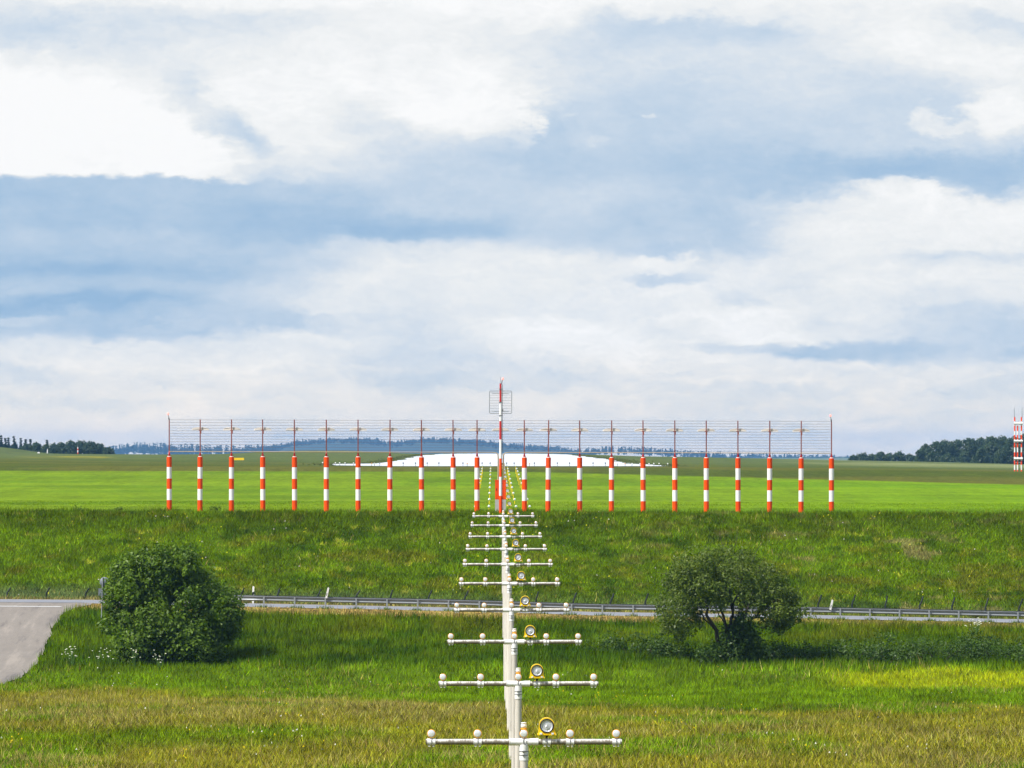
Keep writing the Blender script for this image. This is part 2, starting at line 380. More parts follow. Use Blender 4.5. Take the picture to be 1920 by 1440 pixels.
M['leaf_far'] = leaf_mat('far broadleaf', (.016, .042, .022), (.085, .125, .050), .22)
M['leaf_con'] = leaf_mat('far conifer', (.010, .028, .016), (.030, .058, .032), .15)
M['grass'] = grass_mat(); M['ground'] = ground_mat()

# ------------------------------------------------------------------ terrain
def y2z(y, d): return -(np.asarray(y, float)-HY)*d/F
def px_of(x, d): return VX+F*np.asarray(x, float)/d
def X(px, d): return (px-VX)*d/F
def Zp(py, d): return float(y2z(py, d))
_rx = np.array([-33., -27, -16.6, -2, 6.6, 21.5, 34, 40]); _rz = np.array([-9.98, -10.02, -10.25, -10.55, -10.83, -11.04, -11.3, -11.4])
def road_z(x): return np.interp(x, _rx, _rz)
def crow(pxs, ys): return lambda x, d: y2z(np.interp(px_of(x, d), pxs, ys), d)
def const(z): return lambda x, d: np.full(np.shape(x), float(z))
def tilt(z, k=.0024): return lambda x, d: z-k*np.asarray(x, float)
def roadrow(off): return lambda x, d: road_z(x)+off
_cy = ([-600,-100,0,25,50,70,120,310,430,500,560,650,720,760,800,1060,1130,1200,1300,1450,1600,1750,1920,2600],
       [834,834,838,841,845,849,851,852,851,847,845,845,848,850,850.6,851,853,855.5,857,860,863.5,866,870.5,885])
ROWS = [(-300, const(-9)), (-60, const(-5)), (0, const(-1.8)), (20, const(-2.6)), (60, const(-7)), (120, const(-10.4)), (183, const(-11.25)), (213, const(-11.5)), (242, const(-11.75)),
        (272, const(-12.45)), (302, const(-13.2)), (322, const(-13.55)), (334, const(-13.6)), (345, const(-13.1)), (354, const(-12.4)),
        (363, lambda x, d: .35*(-11.65)+.65*(road_z(x)-1.0)), (371, roadrow(-.18)), (373.5, roadrow(-.02)), (386.5, roadrow(.0)), (389, roadrow(.15)),
        (400, lambda x, d: .55*(road_z(x)+.15)+.45*(-4.4-.0024*x)), (411.5, tilt(-4.70)), (414, tilt(-4.46)), (418, tilt(-4.40)), (430, tilt(-4.27)),
        (480, tilt(-4.15)), (540, tilt(-3.92)), (600, tilt(-3.62)), (650, tilt(-3.22)), (690, tilt(-2.82)), (710, tilt(-2.63)),
        (720, crow([-400, 0, 950, 1500, 1920, 2600], [878, 879, 879.5, 884, 890, 896])),
        (760, crow([-400, 0, 950, 1500, 1920, 2600], [872, 873, 876, 880, 886, 892])),
        (1000, crow([-600, 0, 300, 600, 738, 1190, 1300, 1600, 1920, 2600], [860, 862, 868, 872.5, 874.5, 874.5, 874.5, 878, 884, 892])),
        (1780, crow(*_cy)), (2050, lambda x, d: crow(*_cy)(x, 1780)-3.0), (2600, lambda x, d: crow(*_cy)(np.asarray(x)*.68, 1780)-9.0), (6200, const(-14)), (15600, const(-16))]
_rd = np.array([r[0] for r in ROWS], float)

def hash2(ix, iy, s):
    h = (ix*374761393+iy*668265263+s*982451653) & 0xffffffff
    h = ((h ^ (h >> 13))*1274126177) & 0xffffffff
    return ((h ^ (h >> 16)) & 0xffff)/65535.0
def vnoise(x, y, s=0):
    x = np.asarray(x, float); y = np.asarray(y, float)
    ix = np.floor(x).astype(np.int64); iy = np.floor(y).astype(np.int64); fx = x-ix; fy = y-iy
    fx = fx*fx*(3-2*fx); fy = fy*fy*(3-2*fy)
    a = hash2(ix, iy, s); b = hash2(ix+1, iy, s); c = hash2(ix, iy+1, s); d = hash2(ix+1, iy+1, s)
    return (a*(1-fx)+b*fx)*(1-fy)+(c*(1-fx)+d*fx)*fy
def fbm(x, y, s=0, o=4):
    t = 0; a = .5; n = 0
    for k in range(o): t = t+a*vnoise(x*2**k, y*2**k, s+k*17); n += a; a *= .5
    return t/n
def sstep(v, a, b):
    t = np.clip((np.asarray(v, float)-a)/(b-a), 0, 1); return t*t*(3-2*t)

def ground(x, d):
    x = np.asarray(x, float); d = np.asarray(d, float); x, d = np.broadcast_arrays(x, d)
    zs = np.stack([fn(x, dd) for dd, fn in ROWS])
    i = np.clip(np.searchsorted(_rd, d, side='right')-1, 0, len(ROWS)-2)
    t = (d-_rd[i])/(_rd[i+1]-_rd[i]); t = np.clip(t, 0, 1)
    z0 = np.take_along_axis(zs, i[None], 0)[0]; z1 = np.take_along_axis(zs, (i+1)[None], 0)[0]
    z = z0*(1-t)+z1*t
    am = .28*sstep(d, 150, 200)*(1-sstep(d, 345, 371))+.22*sstep(d, 389, 396)*(1-sstep(d, 408, 413))
    z = z+am*(fbm(x*.22, d*.16, 5, 3)-.5)*2
    return z
def gz(x, d): return float(ground(np.array([x]), np.array([d]))[0])
def at_pixel(px, py, d0=150., d1=1770.):
    ds = np.linspace(d0, d1, int((d1-d0)*4)); xs = (px-VX)*ds/F
    y = HY-F*ground(xs, ds)/ds
    k = int(np.argmax(y <= py)) if (y <= py).any() else int(np.argmin(np.abs(y-py)))
    return float(xs[k]), float(ds[k]), float(ground(xs[k:k+1], ds[k:k+1])[0])

# the gravel track that leaves the road at the left: its right-hand edge in plan
_tr = [at_pixel(px, py, 300, 385) for px, py in ((166, 1136), (140, 1142), (117, 1154), (101, 1178), (88, 1210), (70, 1242), (40, 1272), (8, 1285))]
_td = np.array([t[1] for t in _tr][::-1]); _tx = np.array([t[0] for t in _tr][::-1])
def track_edge(d):
    e = np.interp(d, _td, _tx)
    return np.where(d < _td[0], _tx[0]-(_td[0]-d)*1.2, e)+.35*(fbm(d*.5, d*0+3, 41, 3)-.5)
def in_track(x, d): return (x < track_edge(d)) & (x > track_edge(d)-9.5) & (d < 378) & (d > _td[0]-4)

C_tan = np.array([.270, .240, .060]); C_olive = np.array([.200, .195, .012]); C_green = np.array([.096, .160, .003])
C_bright = np.array([.126, .216, .003]); C_dark = np.array([.040, .085, .003]); C_mown = np.array([.130, .205, .005])
C_far = np.array([.105, .110, .016]); C_crop = np.array([.28, .33, .004]); C_dry = np.array([.40, .27, .09]); C_hay = np.array([.10, .125, .055])
def lerp(a, b, t): return a*(1-t[..., None])+b*t[..., None]
def zone(x, d):
    """vegetation tone and tan-seed share at each place"""
    x = np.asarray(x, float); d = np.asarray(d, float)
    n1 = fbm(x*.10, d*.05, 1); n2 = fbm(x*.35, d*.16, 2); n3 = fbm(x*.05, d*.03, 3)
    px = px_of(x, np.maximum(d, 1))
    bnd0 = np.interp(px, [0, 250, 600, 950, 1400, 1900], [326, 322, 304, 288, 274, 282])
    # meadow in front
    c = lerp(np.broadcast_to(C_olive, x.shape+(3,)), C_bright*.92, sstep(n1, .50, .66))
    tan = (.10+sstep(n2*.6+n3*.4,   .42, .66)*.38)*(1-.45*sstep(d, bnd0-25, bnd0))
    strip = np.exp(-((d-(236+.12*x+8*(n2-.5)))/8.0)**2)*(1-sstep(px, 420, 900))      # green strip at lower left
    c = lerp(c, C_green, strip*.9); tan = tan*(1-strip*.95)
    # the greener hollow behind it
    bnd = np.interp(px, [0, 250, 600, 950, 1400, 1900], [326, 322, 304, 288, 274, 282])+14*(n1-.5)+10*(n2-.5)
    h = sstep(d+22*(fbm(x*.5, d*.2, 81, 3)-.5), bnd-9, bnd+9)
    c = lerp(c, lerp(np.broadcast_to(C_bright, x.shape+(3,)), C_green, sstep(n2, .4, .6)), h); tan = tan*(1-h)+.06*h*sstep(n1, .5, .6)
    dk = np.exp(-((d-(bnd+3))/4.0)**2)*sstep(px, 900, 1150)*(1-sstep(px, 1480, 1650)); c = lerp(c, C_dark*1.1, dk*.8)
    # yellow crop strip at right
    cr = sstep(px, 1500, 1640+60*(n2-.5))*sstep(d, 317+10*(n1-.5), 326)*(1-sstep(d, 342, 345))
    c = lerp(c, C_crop*(.75+.5*n2[..., None]), cr*.95); tan = tan*(1-cr)
    # bank below the road
    bk = sstep(d, 343, 348)
    bb = sstep(fbm(x*.35, d*.4, 24)+.25*sstep(d, 362, 346), .48, .72); c = lerp(c, lerp(np.broadcast_to(C_green*.78, x.shape+(3,)), C_dark*.95, bb), bk)
    ru = sstep(d, 356, 366)*sstep(n2, .5, .62)*.35; c = lerp(c, C_olive*.75, ru*bk); tan = tan*(1-bk)
    # dry mown verge
    vg = sstep(d, 370.0, 371.2)
    c = lerp(c, C_dry*(.75+.5*n2[..., None]), vg*(.80-.45*sstep(px, 1150, 1600)))
    # far verge and embankment
    em = sstep(d, 386, 387.5)
    m1 = fbm(x*.16, d*.22, 21); m2 = fbm(x*.55, d*.6, 22); m3 = fbm(x*.3, d*.45, 23)
    e = lerp(np.broadcast_to(C_green*.92, x.shape+(3,)), C_bright*.82, sstep(m1, .45, .6)); e = lerp(e, C_olive*.74, sstep(m2*.55+m3*.45, .52, .68)*.55)
    e = lerp(e, C_dark*1.0, sstep(fbm(x*.38, d*.5, 9), .56, .70)*.85); e = lerp(e, np.array([.30, .22, .10]), sstep(fbm(x*.5, d*.7, 29), .66, .76)*sstep(px, 900, 1500)*.5)
    e = lerp(e, np.array([.34, .36, .03]), sstep(fbm(x*1.0, d*1.1, 28), .72, .80)*.8)
    e = lerp(e, C_green*.62, sstep(d, 404, 410)*.55); e = lerp(e, C_hay*1.1, (1-sstep(d, 389, 393))*.7*(1-sstep(px, 0, 1900)*.6))
    c = lerp(c, e, em); tan = tan*(1-em)+em*.025*sstep(m2, .48, .62)
    # mown airfield
    fl = sstep(d+3*(n2-.5), 414.5, 417)
    mw = lerp(np.broadcast_to(C_mown, x.shape+(3,)), C_mown*np.array([.76, .86, .8]), sstep(fbm(x*.04, d*.05, 12), .42, .62)); mw = mw*((.80+.4*fbm(x*.012, d*.13, 51, 3))*(.86+.28*fbm(x*.3, d*.06, 52, 3)))[..., None]*(1+np.array([.0, .10, -.3])*sstep(px, 1100, 1700)[..., None]); c = lerp(c, mw, fl); tan = tan*(1-fl)
    bl = np.where(px > 1000, 709-np.clip((px-1000)/560, 0, 1.6)*58, 709)
    ff = sstep(d, bl-3, bl+3)
    fo = lerp(np.broadcast_to(C_far*.85, x.shape+(3,)), C_far*np.array([.55, .72, .6]), sstep(fbm(x*.03, d*.02, 15), .42, .6)); fo = lerp(fo, np.array([.085, .115, .035]), sstep(d, 900, 1250)*.7)
    pale = sstep(fbm(x*.02, d*.012, 19), .52, .62)*sstep(d, 1000, 1400)*sstep(px, 1400, 1600); fo = lerp(fo, np.array([.20, .22, .09]), pale*.7)
    yel = sstep(px, 25, 70)*(1-sstep(px, 180, 225))*np.exp(-((d-1280)/90)**2); fo = lerp(fo, np.array([.36, .30, .01]), yel*sstep(n2, .4, .6)*.8)
    c = lerp(c, fo, ff)
    return c, tan

def sheet(name, xs_of, ds, material, lift=0.0, tone=None, smooth=True):
    V = []; nx = None
    for d in ds:
        xs = xs_of(d); nx = len(xs); V.append(np.stack([xs, np.full(nx, d), ground(xs, np.full(nx, d))+lift], 1))
    V = np.concatenate(V); nr = len(ds)
    i, j = np.meshgrid(np.arange(nr-1), np.arange(nx-1), indexing='ij'); a = (i*nx+j).ravel()
    Fc = np.stack([a, a+1, a+nx+1, a+nx], 1)
    at = None
    if tone is not None: at = {'tone': tone(V[:, 0], V[:, 1])}
    return np_mesh(name, V, Fc, material, at, smooth=smooth)
ds = np.unique(np.concatenate([np.linspace(-300, 150, 46), np.arange(150, 440, 1.0), np.arange(440, 780, 4.0), np.arange(780, 2100, 20.0), np.linspace(2100, 15500, 50)]))
uc = np.linspace(-1, 1, 301)
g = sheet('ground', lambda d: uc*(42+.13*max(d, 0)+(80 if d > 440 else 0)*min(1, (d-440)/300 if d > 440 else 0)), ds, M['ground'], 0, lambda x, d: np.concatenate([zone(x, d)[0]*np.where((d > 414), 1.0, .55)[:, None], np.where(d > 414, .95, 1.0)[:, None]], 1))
tag(g, 'grassy ground falling from the viewpoint into a hollow and rising to the airfield', 'ground', kind='structure')

# ------------------------------------------------------------------ road, track, runway
def road_mat(name, c1, c2, rough=.85, stripes=False):
    m = bpy.data.materials.new(name); m.use_nodes = True; t = NT(m.node_tree); b = t.n['Principled BSDF']
    pos = t.new('ShaderNodeNewGeometry').outputs['Position']
    n = t.noise(t.mapping(pos, scale=(1, .5, 1)), 1.1, 6, .65); n2 = t.noise(pos, 14, 3, .6)
    c = t.mixc(n, c1, c2); c = t.mixc(t.maprange(n2, .3, .7, 0, .5), c, tuple(x*.75 for x in c1))
    if stripes:
        n3 = t.noise(t.mapping(pos, rot=(0, 0, R(-14)), scale=(1.1, .05, 1)), 1.0, 5, .65)
        c = t.mixc(t.maprange(n3, .50, .68, 0, .75), c, (.095, .085, .08))
        c = t.mixc(t.maprange(n3, .47, .28, 0, .35), c, (.40, .345, .29))
    t.set(b.inputs['Base Color'], c); b.inputs['Roughness'].default_value = rough
    return m
M['road'] = road_mat('pale worn asphalt', (.19, .20, .23), (.27, .28, .31))
M['track'] = road_mat('gravelly track', (.185, .162, .138), (.27, .238, .205), .95, True)
M['line'] = mat('road line paint', (.62, .62, .60), .7, vary=.2)
xr = np.linspace(-60, 60, 161)
o = sheet('road', lambda d: xr, np.linspace(377.6, 385.4, 9), M['road'], .03); tag(o, 'pale grey two lane road running below the embankment', 'road', kind='structure')
for nm, a, lb in (('road_line', 384.9, 'white edge line along the far side of the road'), ('road_line', 377.9, 'white edge line along the near side of the road')):
    o = sheet(nm, lambda d: xr, np.linspace(a, a+.18, 3), M['line'], .036); tag(o, lb, 'road line', kind='structure')
def trx(d): e = float(track_edge(np.array([d]))[0]); return np.linspace(e-9, e, 24)
o = sheet('track', trx, np.linspace(_td[0]-3, 377.55, 90), M['track'], .06); tag(o, 'worn gravel track joining the road at the left edge', 'track', kind='structure')

o = sheet('track_line', lambda d: np.linspace(float(track_edge(np.array([d]))[0])-8.5, float(track_edge(np.array([d]))[0])-1.2, 30), np.linspace(371.6, 371.95, 3), M['line'], .075); tag(o, 'faded white line across the mouth of the gravel track', 'road line', kind='structure')
o = sheet('track_seam', lambda d: np.linspace(float(track_edge(np.array([d]))[0])-8.5, float(track_edge(np.array([d]))[0])-.5, 30), np.linspace(377.0, 377.3, 3), mat('tar seam', (.03, .03, .032), .8), .075); tag(o, 'dark tar seam where the gravel track meets the road', 'seam', kind='structure')
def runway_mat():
    m = bpy.data.materials.new('runway with painted glare'); m.use_nodes = True; t = NT(m.node_tree); b = t.n['Principled BSDF']
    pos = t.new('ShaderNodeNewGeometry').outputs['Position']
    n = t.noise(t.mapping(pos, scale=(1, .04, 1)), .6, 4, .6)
    t.set(b.inputs['Base Color'], t.mixc(n, (.48, .52, .58), (.66, .68, .71))); b.inputs['Roughness'].default_value = .6  # near-white base colour stands in for shimmering sky reflection on the runway
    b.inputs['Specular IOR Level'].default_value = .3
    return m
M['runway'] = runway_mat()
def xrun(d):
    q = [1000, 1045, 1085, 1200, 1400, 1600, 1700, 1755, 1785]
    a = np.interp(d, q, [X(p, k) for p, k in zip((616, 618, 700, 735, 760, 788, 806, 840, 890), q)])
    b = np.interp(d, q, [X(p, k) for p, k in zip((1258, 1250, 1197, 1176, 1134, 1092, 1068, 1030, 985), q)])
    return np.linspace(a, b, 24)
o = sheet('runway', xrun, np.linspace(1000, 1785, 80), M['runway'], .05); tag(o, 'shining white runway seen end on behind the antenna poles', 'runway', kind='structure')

# ------------------------------------------------------------------ grass
def blades(name, label, x, d, h, wd, col, lean=.35, lift=-.02):
    n = len(x); z = ground(x, d)+lift
    ang = rng.uniform(-.9, .9, n); ca, sa = np.cos(ang), np.sin(ang)
    lx = rng.normal(0, lean, n)*h+.05*h; ly = rng.normal(0, lean, n)*h
    b = np.stack([x, d, z], 1); off = np.stack([ca*wd/2, sa*wd/2, np.zeros(n)], 1); tip = b+np.stack([lx, ly, h], 1)
    V = np.stack([b-off, b+off, tip], 1).reshape(-1, 3); Fc = np.arange(3*n).reshape(n, 3)
    c = np.repeat(col, 3, 0)
    o = np_mesh(name, V, Fc, M['grass'], {'tone': c}); tag(o, label, 'grass', kind='stuff'); return o
def scatter(n, d0, d1, margin=7, weight=None):
    d = rng.uniform(d0, d1, n); hw0 = 960/F*d+margin; x = rng.uniform(-1, 1, n)*hw0+34*d/F
    if weight is not None:
        k = rng.uniform(0, 1, n) < weight(x, d); x, d = x[k], d[k]
    return x, d
def tones(x, d, var=.30):
    c, tan = zone(x, d); n = len(x)
    is_tan = rng.uniform(0, 1, n) < tan
    c = np.where(is_tan[:, None], C_tan*np.array([1, .96, 1])*rng.uniform(.6, 1.2, (n, 1)), c)
    c = c*np.exp(rng.normal(0, var, (n, 1)))*(1+rng.normal(0, .07, (n, 3)))
    cl = fbm(x*1.3, d*.8, 31, 3); c2 = fbm(x*.45, d*.28, 37, 3); c = c*((.55+.9*cl)*(.62+.76*c2))[:, None]
    return np.clip(c, .003, .6), is_tan
def grow(name, label, n, d0, d1, hmin, hmax, wd, weight=None, var=.3, lean=.35):
    x, d = scatter(n, d0, d1, 7, weight); k = ~in_track(x, d); x, d = x[k], d[k]
    c, t = tones(x, d, var); h = rng.uniform(hmin, hmax, len(x))*(.55+.9*fbm(x*.5, d*.35, 33, 3)); h = np.where(t, h*1.3, h)
    blades(name, label, x, d, h, wd*rng.uniform(.5, 1.4, len(x)), c, lean)
grow('meadow_grass', 'tall olive and tan seeding grass across the foreground meadow', 360000, 172, 326, .12, .34, .036, var=.36, lean=.55)
grow('hollow_grass', 'bright green grass in the hollow before the road bank', 150000, 275, 347, .14, .40, .045, var=.3, lean=.42)
grow('bank_grass', 'long dark green grass on the bank below the road', 110000, 344, 371.2, .2, .58, .05, lean=.26)
grow('verge_grass', 'short dry straw coloured grass along the near road verge', 40000, 370.0, 377.2, .04, .12, .10, var=.4)
grow('embankment_grass', 'mixed long grass and weeds on the embankment beyond the road', 260000, 386.6, 413.5, .12, .32, .05, lean=.45, var=.36)
grow('crest_grass', 'ragged seeding grass along the top edge of the embankment', 34000, 410.6, 416.2, .06, .40, .04, weight=lambda x, d: .25+.75*sstep(fbm(x*.5, d*.6, 61, 3), .42, .62), lean=.3)
grow('field_grass', 'short mown light green grass of the airfield', 60000, 415, 470, .03, .08, .06, var=.2)
x, d = scatter(2600, 176, 345, 7, lambda x, d: sstep(fbm(x*.25, d*.12, 91, 3), .54, .68)); k = ~in_track(x, d); x, d = x[k], d[k]; n = len(x)
yw = rng.uniform(0, 1, n) < .72
blades('meadow_flowers', 'scattered small yellow and white meadow flowers', x, d, np.full(n, .07), rng.uniform(.04, .09, n), np.where(yw[:, None], np.array([.62, .46, .01]), np.array([.62, .62, .52])), .3, rng.uniform(.16, .3, n))
x, d = scatter(1500, 388, 412, 7, lambda x, d: sstep(fbm(x*.4, d*.5, 93, 3), .55, .7)); n = len(x)
blades('embankment_flowers', 'scattered pale weeds in flower on the embankment', x, d, np.full(n, .09), rng.uniform(.06, .14, n), np.where(rng.uniform(0, 1, n)[:, None] < .6, np.array([.50, .48, .02]), np.array([.50, .46, .42])), .3, rng.uniform(.14, .28, n))
def clumps():
    xs, dd = [], []
    for q in posts_x:
        k = 60; xs.append(q+rng.normal(0, .28, k)); dd.append(376.9+rng.normal(0, .12, k))
    return np.concatenate(xs), np.concatenate(dd)

dd = rng.uniform(998, 1780, 9000); sd_ = rng.integers(0, 2, 9000); e_ = np.array([xrun(q)[0 if k else -1] for q, k in zip(dd, sd_)]); xx = e_+np.where(sd_ == 1, -1, 1)*(rng.exponential(1.0, 9000)-.5-1.4*np.maximum(0, fbm(dd*.05, dd*0+sd_, 71, 3)-.5)*4)
blades('runway_edge_grass', 'ragged grass creeping over the runway edges', xx, dd, rng.uniform(.08, .28, 9000), rng.uniform(.2, .6, 9000), np.array([.09, .11, .03])*np.exp(rng.normal(0, .25, (9000, 1))), .3)
# ------------------------------------------------------------------ foliage builder
def leaves(clumps_, n_each, size, rnd=.35, shell=.55, squash=1.0):
    """clumps_: (x, y, z, r) -> leaf quads on ragged shells"""
    Vs, Fs, Cs = [], [], []; base = 0
    for (cx, cy2, cz, r) in clumps_:
        n = max(6, int(n_each*(r*r)))
        u = rng.normal(size=(n, 3)); u /= np.linalg.norm(u, axis=1)[:, None]
        rr = r*(shell+(1-shell)*rng.uniform(0, 1, n)**.6)*(1+rng.normal(0, .10, n))
        rr *= 1+.22*np.sin(u[:, 0]*5+cx*3)*np.sin(u[:, 2]*6+cz*2)
        p = u*rr[:, None]*np.array([1, 1, squash])+np.array([cx, cy2, cz])
        nrm = u*.7+rng.normal(0, .55, (n, 3))+np.array([0, -.1, .35]); nrm /= np.linalg.norm(nrm, axis=1)[:, None]
        a = np.cross(nrm, rng.normal(size=(n, 3))); a /= np.linalg.norm(a, axis=1)[:, None]; b = np.cross(nrm, a)
        s = size*rng.uniform(.6, 1.35, (n, 1))
        q = np.stack([p-a*s, p-b*s*.5, p+a*s, p+b*s*.5], 1).reshape(-1, 3)
        Vs.append(q); Fs.append(np.arange(4*n).reshape(n, 4)+base); base += 4*n
        cr = np.repeat(np.clip(rng.uniform(0, 1, n)*.7+rng.uniform(0, .3), 0, 1), 4); Cs.append(np.stack([cr, cr, cr], 1))
    return np.concatenate(Vs), np.concatenate(Fs), np.concatenate(Cs)
def foliage(name, cl, n_each, size, material, parent, **kw):
    V, Fc, C = leaves(cl, n_each, size, **kw); return np_mesh(name, V, Fc, material, {'rnd': C}, parent)
def branch(mb, p0, p1, r0, r1, wob=.12, seg=6, n=7):
    p0 = np.array(p0, float); p1 = np.array(p1, float); L_ = np.linalg.norm(p1-p0); pts = []
    for i in range(seg+1):
        t = i/seg; p = p0*(1-t)+p1*t+rng.normal(0, wob*L_*.18, 3)*math.sin(math.pi*t); p[2] += .06*L_*math.sin(math.pi*t); pts.append(p)
    mb.tube(pts, [r0*(1-i/seg)+r1*i/seg for i in range(seg+1)], n)
    return pts

# big round bush at the left
bd = 350.0; bx = X(322, bd); bz = gz(bx, bd)
bush = empty('round_bush', (bx, bd, bz)); tag(bush, 'large dense dark green rounded bush left of the light masts, beside the sign', 'bush')
def bp(px, py, dy=0.0): return (X(px, bd)-bx, dy, Zp(py, bd)-bz)
cl = []
for (px, py, r) in ((225,1072,.8),(245,1056,.8),(270,1048,.7),(310,1046,.6),(240,1080,1.25),(290,1065,1.2),(285,1110,1.5),(340,1085,1.25),(380,1110,1.3),(400,1150,1.35),(425,1170,.95),(350,1140,1.6),(230,1130,1.1),(255,1160,1.2),
                    (300,1170,1.6),(350,1190,1.5),(395,1195,1.1),(245,1195,1.0),(275,1205,1.0),(320,1215,1.0),(360,1222,.85),(228,1100,.85),(300,1048,.55),(262,1052,.6),(365,1080,.8),(415,1120,.8),(437,1150,.55),(225,1165,.7),(437,1185,.55),(330,1055,.6)):
    for k in range(2):
        dy = rng.uniform(-2.2, 1.8)*(1.0 if r > .9 else .6)
        if 1105 < py < 1168: dy = rng.uniform(-.3, 1.8)
        elif py >= 1168 and px < 360: dy = rng.uniform(-2.7, -.8)
        x, y, z = bp(px+rng.normal(0, 4), py+rng.normal(0, 3), dy); cl.append((x, y, max(z, .5*r), r*(.85 if k else 1)))
for k in range(95):
    a = rng.uniform(0, 2*math.pi); e = rng.uniform(-.75, 1.35); x, y, z = 3.9*math.cos(a)*math.cos(e), 3.0*math.sin(a)*math.cos(e), 3.1+3.4*math.sin(e)
    if x > 1.2 and z > 4.2: z -= .9+.25*x
    if y < .2 and 2.3 < z < 3.9 and -2.6 < x < 2.4: continue
    cl.append((x*1.0-.05, y, max(.4, z), rng.uniform(.35, .8)))
for k in range(26):
    cl.append((rng.uniform(-2.8, 3.0), rng.uniform(-2.6, -.8), rng.uniform(.35, 1.2), rng.uniform(.45, .8)))
for k in range(110):
    a = rng.uniform(0, 2*math.pi); e = rng.uniform(-.5, 1.5); q = rng.uniform(1.0, 1.12); x, y, z = 3.72*q*math.cos(a)*math.cos(e), 3.2*q*math.sin(a)*math.cos(e), 3.1+3.75*q*math.sin(e)
    if x > 1.2 and z > 4.2: z -= .9+.25*x
    cl.append((x-.05, y, max(.3, z), rng.uniform(.14, .34)))
foliage('crown', cl, 400, .125, M['leaf_bush'], bush, shell=.5)
mb = MB()
for k in range(9):
    a = rng.uniform(0, 2*math.pi); branch(mb, (rng.normal(0, .3), rng.normal(0, .3), -.2), (2.6*math.cos(a), 1.8*math.sin(a), rng.uniform(2.5, 4.8)), .11, .02)
mb.build('trunk', M['bark'], bush)

# spreading tree at the right
td = 349.0; tx = X(1374, td); tz = gz(tx, td)
tree = empty('spreading_tree', (tx, td, tz)); tag(tree, 'spreading many stemmed broadleaf tree right of the light masts, before the guardrail', 'tree')
def tp(px, py, dy=0.0): return (X(px, td)-tx, dy, Zp(py, td)-tz)
cl = []
for (px, py, r, k2) in ((1265,1095,1.0,3),(1290,1070,1.1,3),(1330,1058,1.0,3),(1370,1052,.9,3),(1405,1058,.9,3),(1440,1075,.8,3),(1460,1095,.6,2),(1255,1130,.8,2),(1300,1105,1.25,3),(1340,1085,1.1,3),
                        (1385,1080,.9,2),(1420,1095,.7,2),(1280,1140,.75,2),(1320,1125,.75,2),(1245,1160,.55,2),(1275,1170,.65,2),(1480,1120,.7,2),(1490,1140,.7,2),(1465,1150,.75,2),(1462,1172,.6,2),(1450,1130,.6,1),
                        (1300,1160,.45,1),(1235,1145,.4,1),(1400,1040,.4,2),(1355,1038,.4,1),(1440,1110,.5,1),(1470,1160,.8,3),(1350,1125,.8,3),(1400,1120,.8,3),(1425,1140,.6,2),(1440,1160,.5,2),(1385,1150,.5,2),(1310,1165,.5,2),(1262,1165,.7,3),(1290,1185,.5,2),(1455,1150,.8,2),(1485,1150,.6,2),(1250,1175,.55,2),(1275,1190,.5,2),(1240,1185,.35,1),(1300,1180,.4,1),(1300,1130,.9,2),(1330,1100,1.0,2),(1395,1100,.7,2),(1425,1115,.6,2)):
    for k in range(k2):
        x, y, z = tp(px+rng.normal(0, 6), py+rng.normal(0, 5), rng.uniform(-2.4, 2.4)); cl.append((x, y, z, 1.12*r*(1 if k == 0 else .78)))
for k in range(60):
    a = rng.uniform(0, 2*math.pi); rr = rng.uniform(.6, 1)**.5; x, y = 4.0*rr*math.cos(a), 3.2*rr*math.sin(a); cl.append((x-.15, y, 6.9-2.3*rr**3-rng.uniform(0, .8)-.12*max(0, x), rng.uniform(.2, .5)))
foliage('crown', cl, 430, .095, M['leaf_tree'], tree, shell=.35)
low = []
for (px, py, r) in ((1345,1225,.8),(1405,1205,1.0),(1420,1225,.8),(1370,1235,1.0),(1395,1160,.6),(1375,1200,1.1),(1395,1185,1.0),(1360,1215,.7),(1400,1215,.75),(1385,1170,.5),(1410,1195,.5),(1350,1228,.5),(1380,1230,.6),(1415,1228,.5)):
    for k in range(2): x, y, z = tp(px+rng.normal(0, 3), py+rng.normal(0, 3), rng.uniform(-.9, .7)); low.append((x, y, max(.25, z), r))
tag(foliage('undergrowth', low, 420, .10, M['leaf_scrub'], tree, shell=.4), 'dark leafy shoots around the foot of the stems')
mb = MB()
tips = [((1345,1200),(1322,1130),.13),((1322,1130),(1285,1085),.08),((1322,1130),(1330,1075),.07),((1365,1215),(1352,1145),.12),((1352,1145),(1338,1085),.07),((1352,1145),(1365,1090),.06),
        ((1372,1215),(1375,1140),.13),((1375,1140),(1362,1070),.07),((1375,1140),(1395,1075),.07),((1380,1215),(1400,1145),.12),((1400,1145),(1415,1085),.07),((1400,1145),(1440,1100),.06),
        ((1385,1205),(1425,1148),.11),((1425,1148),(1462,1120),.07),((1425,1148),(1470,1140),.05),((1368,1190),(1372,1130),.06),((1378,1200),(1388,1120),.05),((1362,1195),(1340,1130),.05),((1340,1180),(1290,1140),.05),((1400,1145),(1385,1095),.05),((1375,1140),(1350,1110),.04)]
ends = {}
for a, b, r in tips:
    pa = ends.get(a); 
    if pa is None:
        pa = tp(a[0], a[1], rng.normal(0, .25)); 
        if a[1] > 1185: branch(mb, (rng.normal(0, .15), rng.normal(0, .15), -.2), pa, r*1.25, r, .05, 3)
    pb = tp(b[0], b[1], rng.normal(0, 1.0)); branch(mb, pa, pb, r, r*.55, .3); ends[b] = pb
    if b[1] < 1110:
        for k in range(5):
            q = np.array(pb)+rng.normal(0, .9, 3)+np.array([0, 0, .5]); branch(mb, np.array(pa)*(1-.5-.1*k)+np.array(pb)*(.5+.1*k), q, r*.3, .012, .3, 4, 5)
mb.build('trunk', M['bark'], tree)

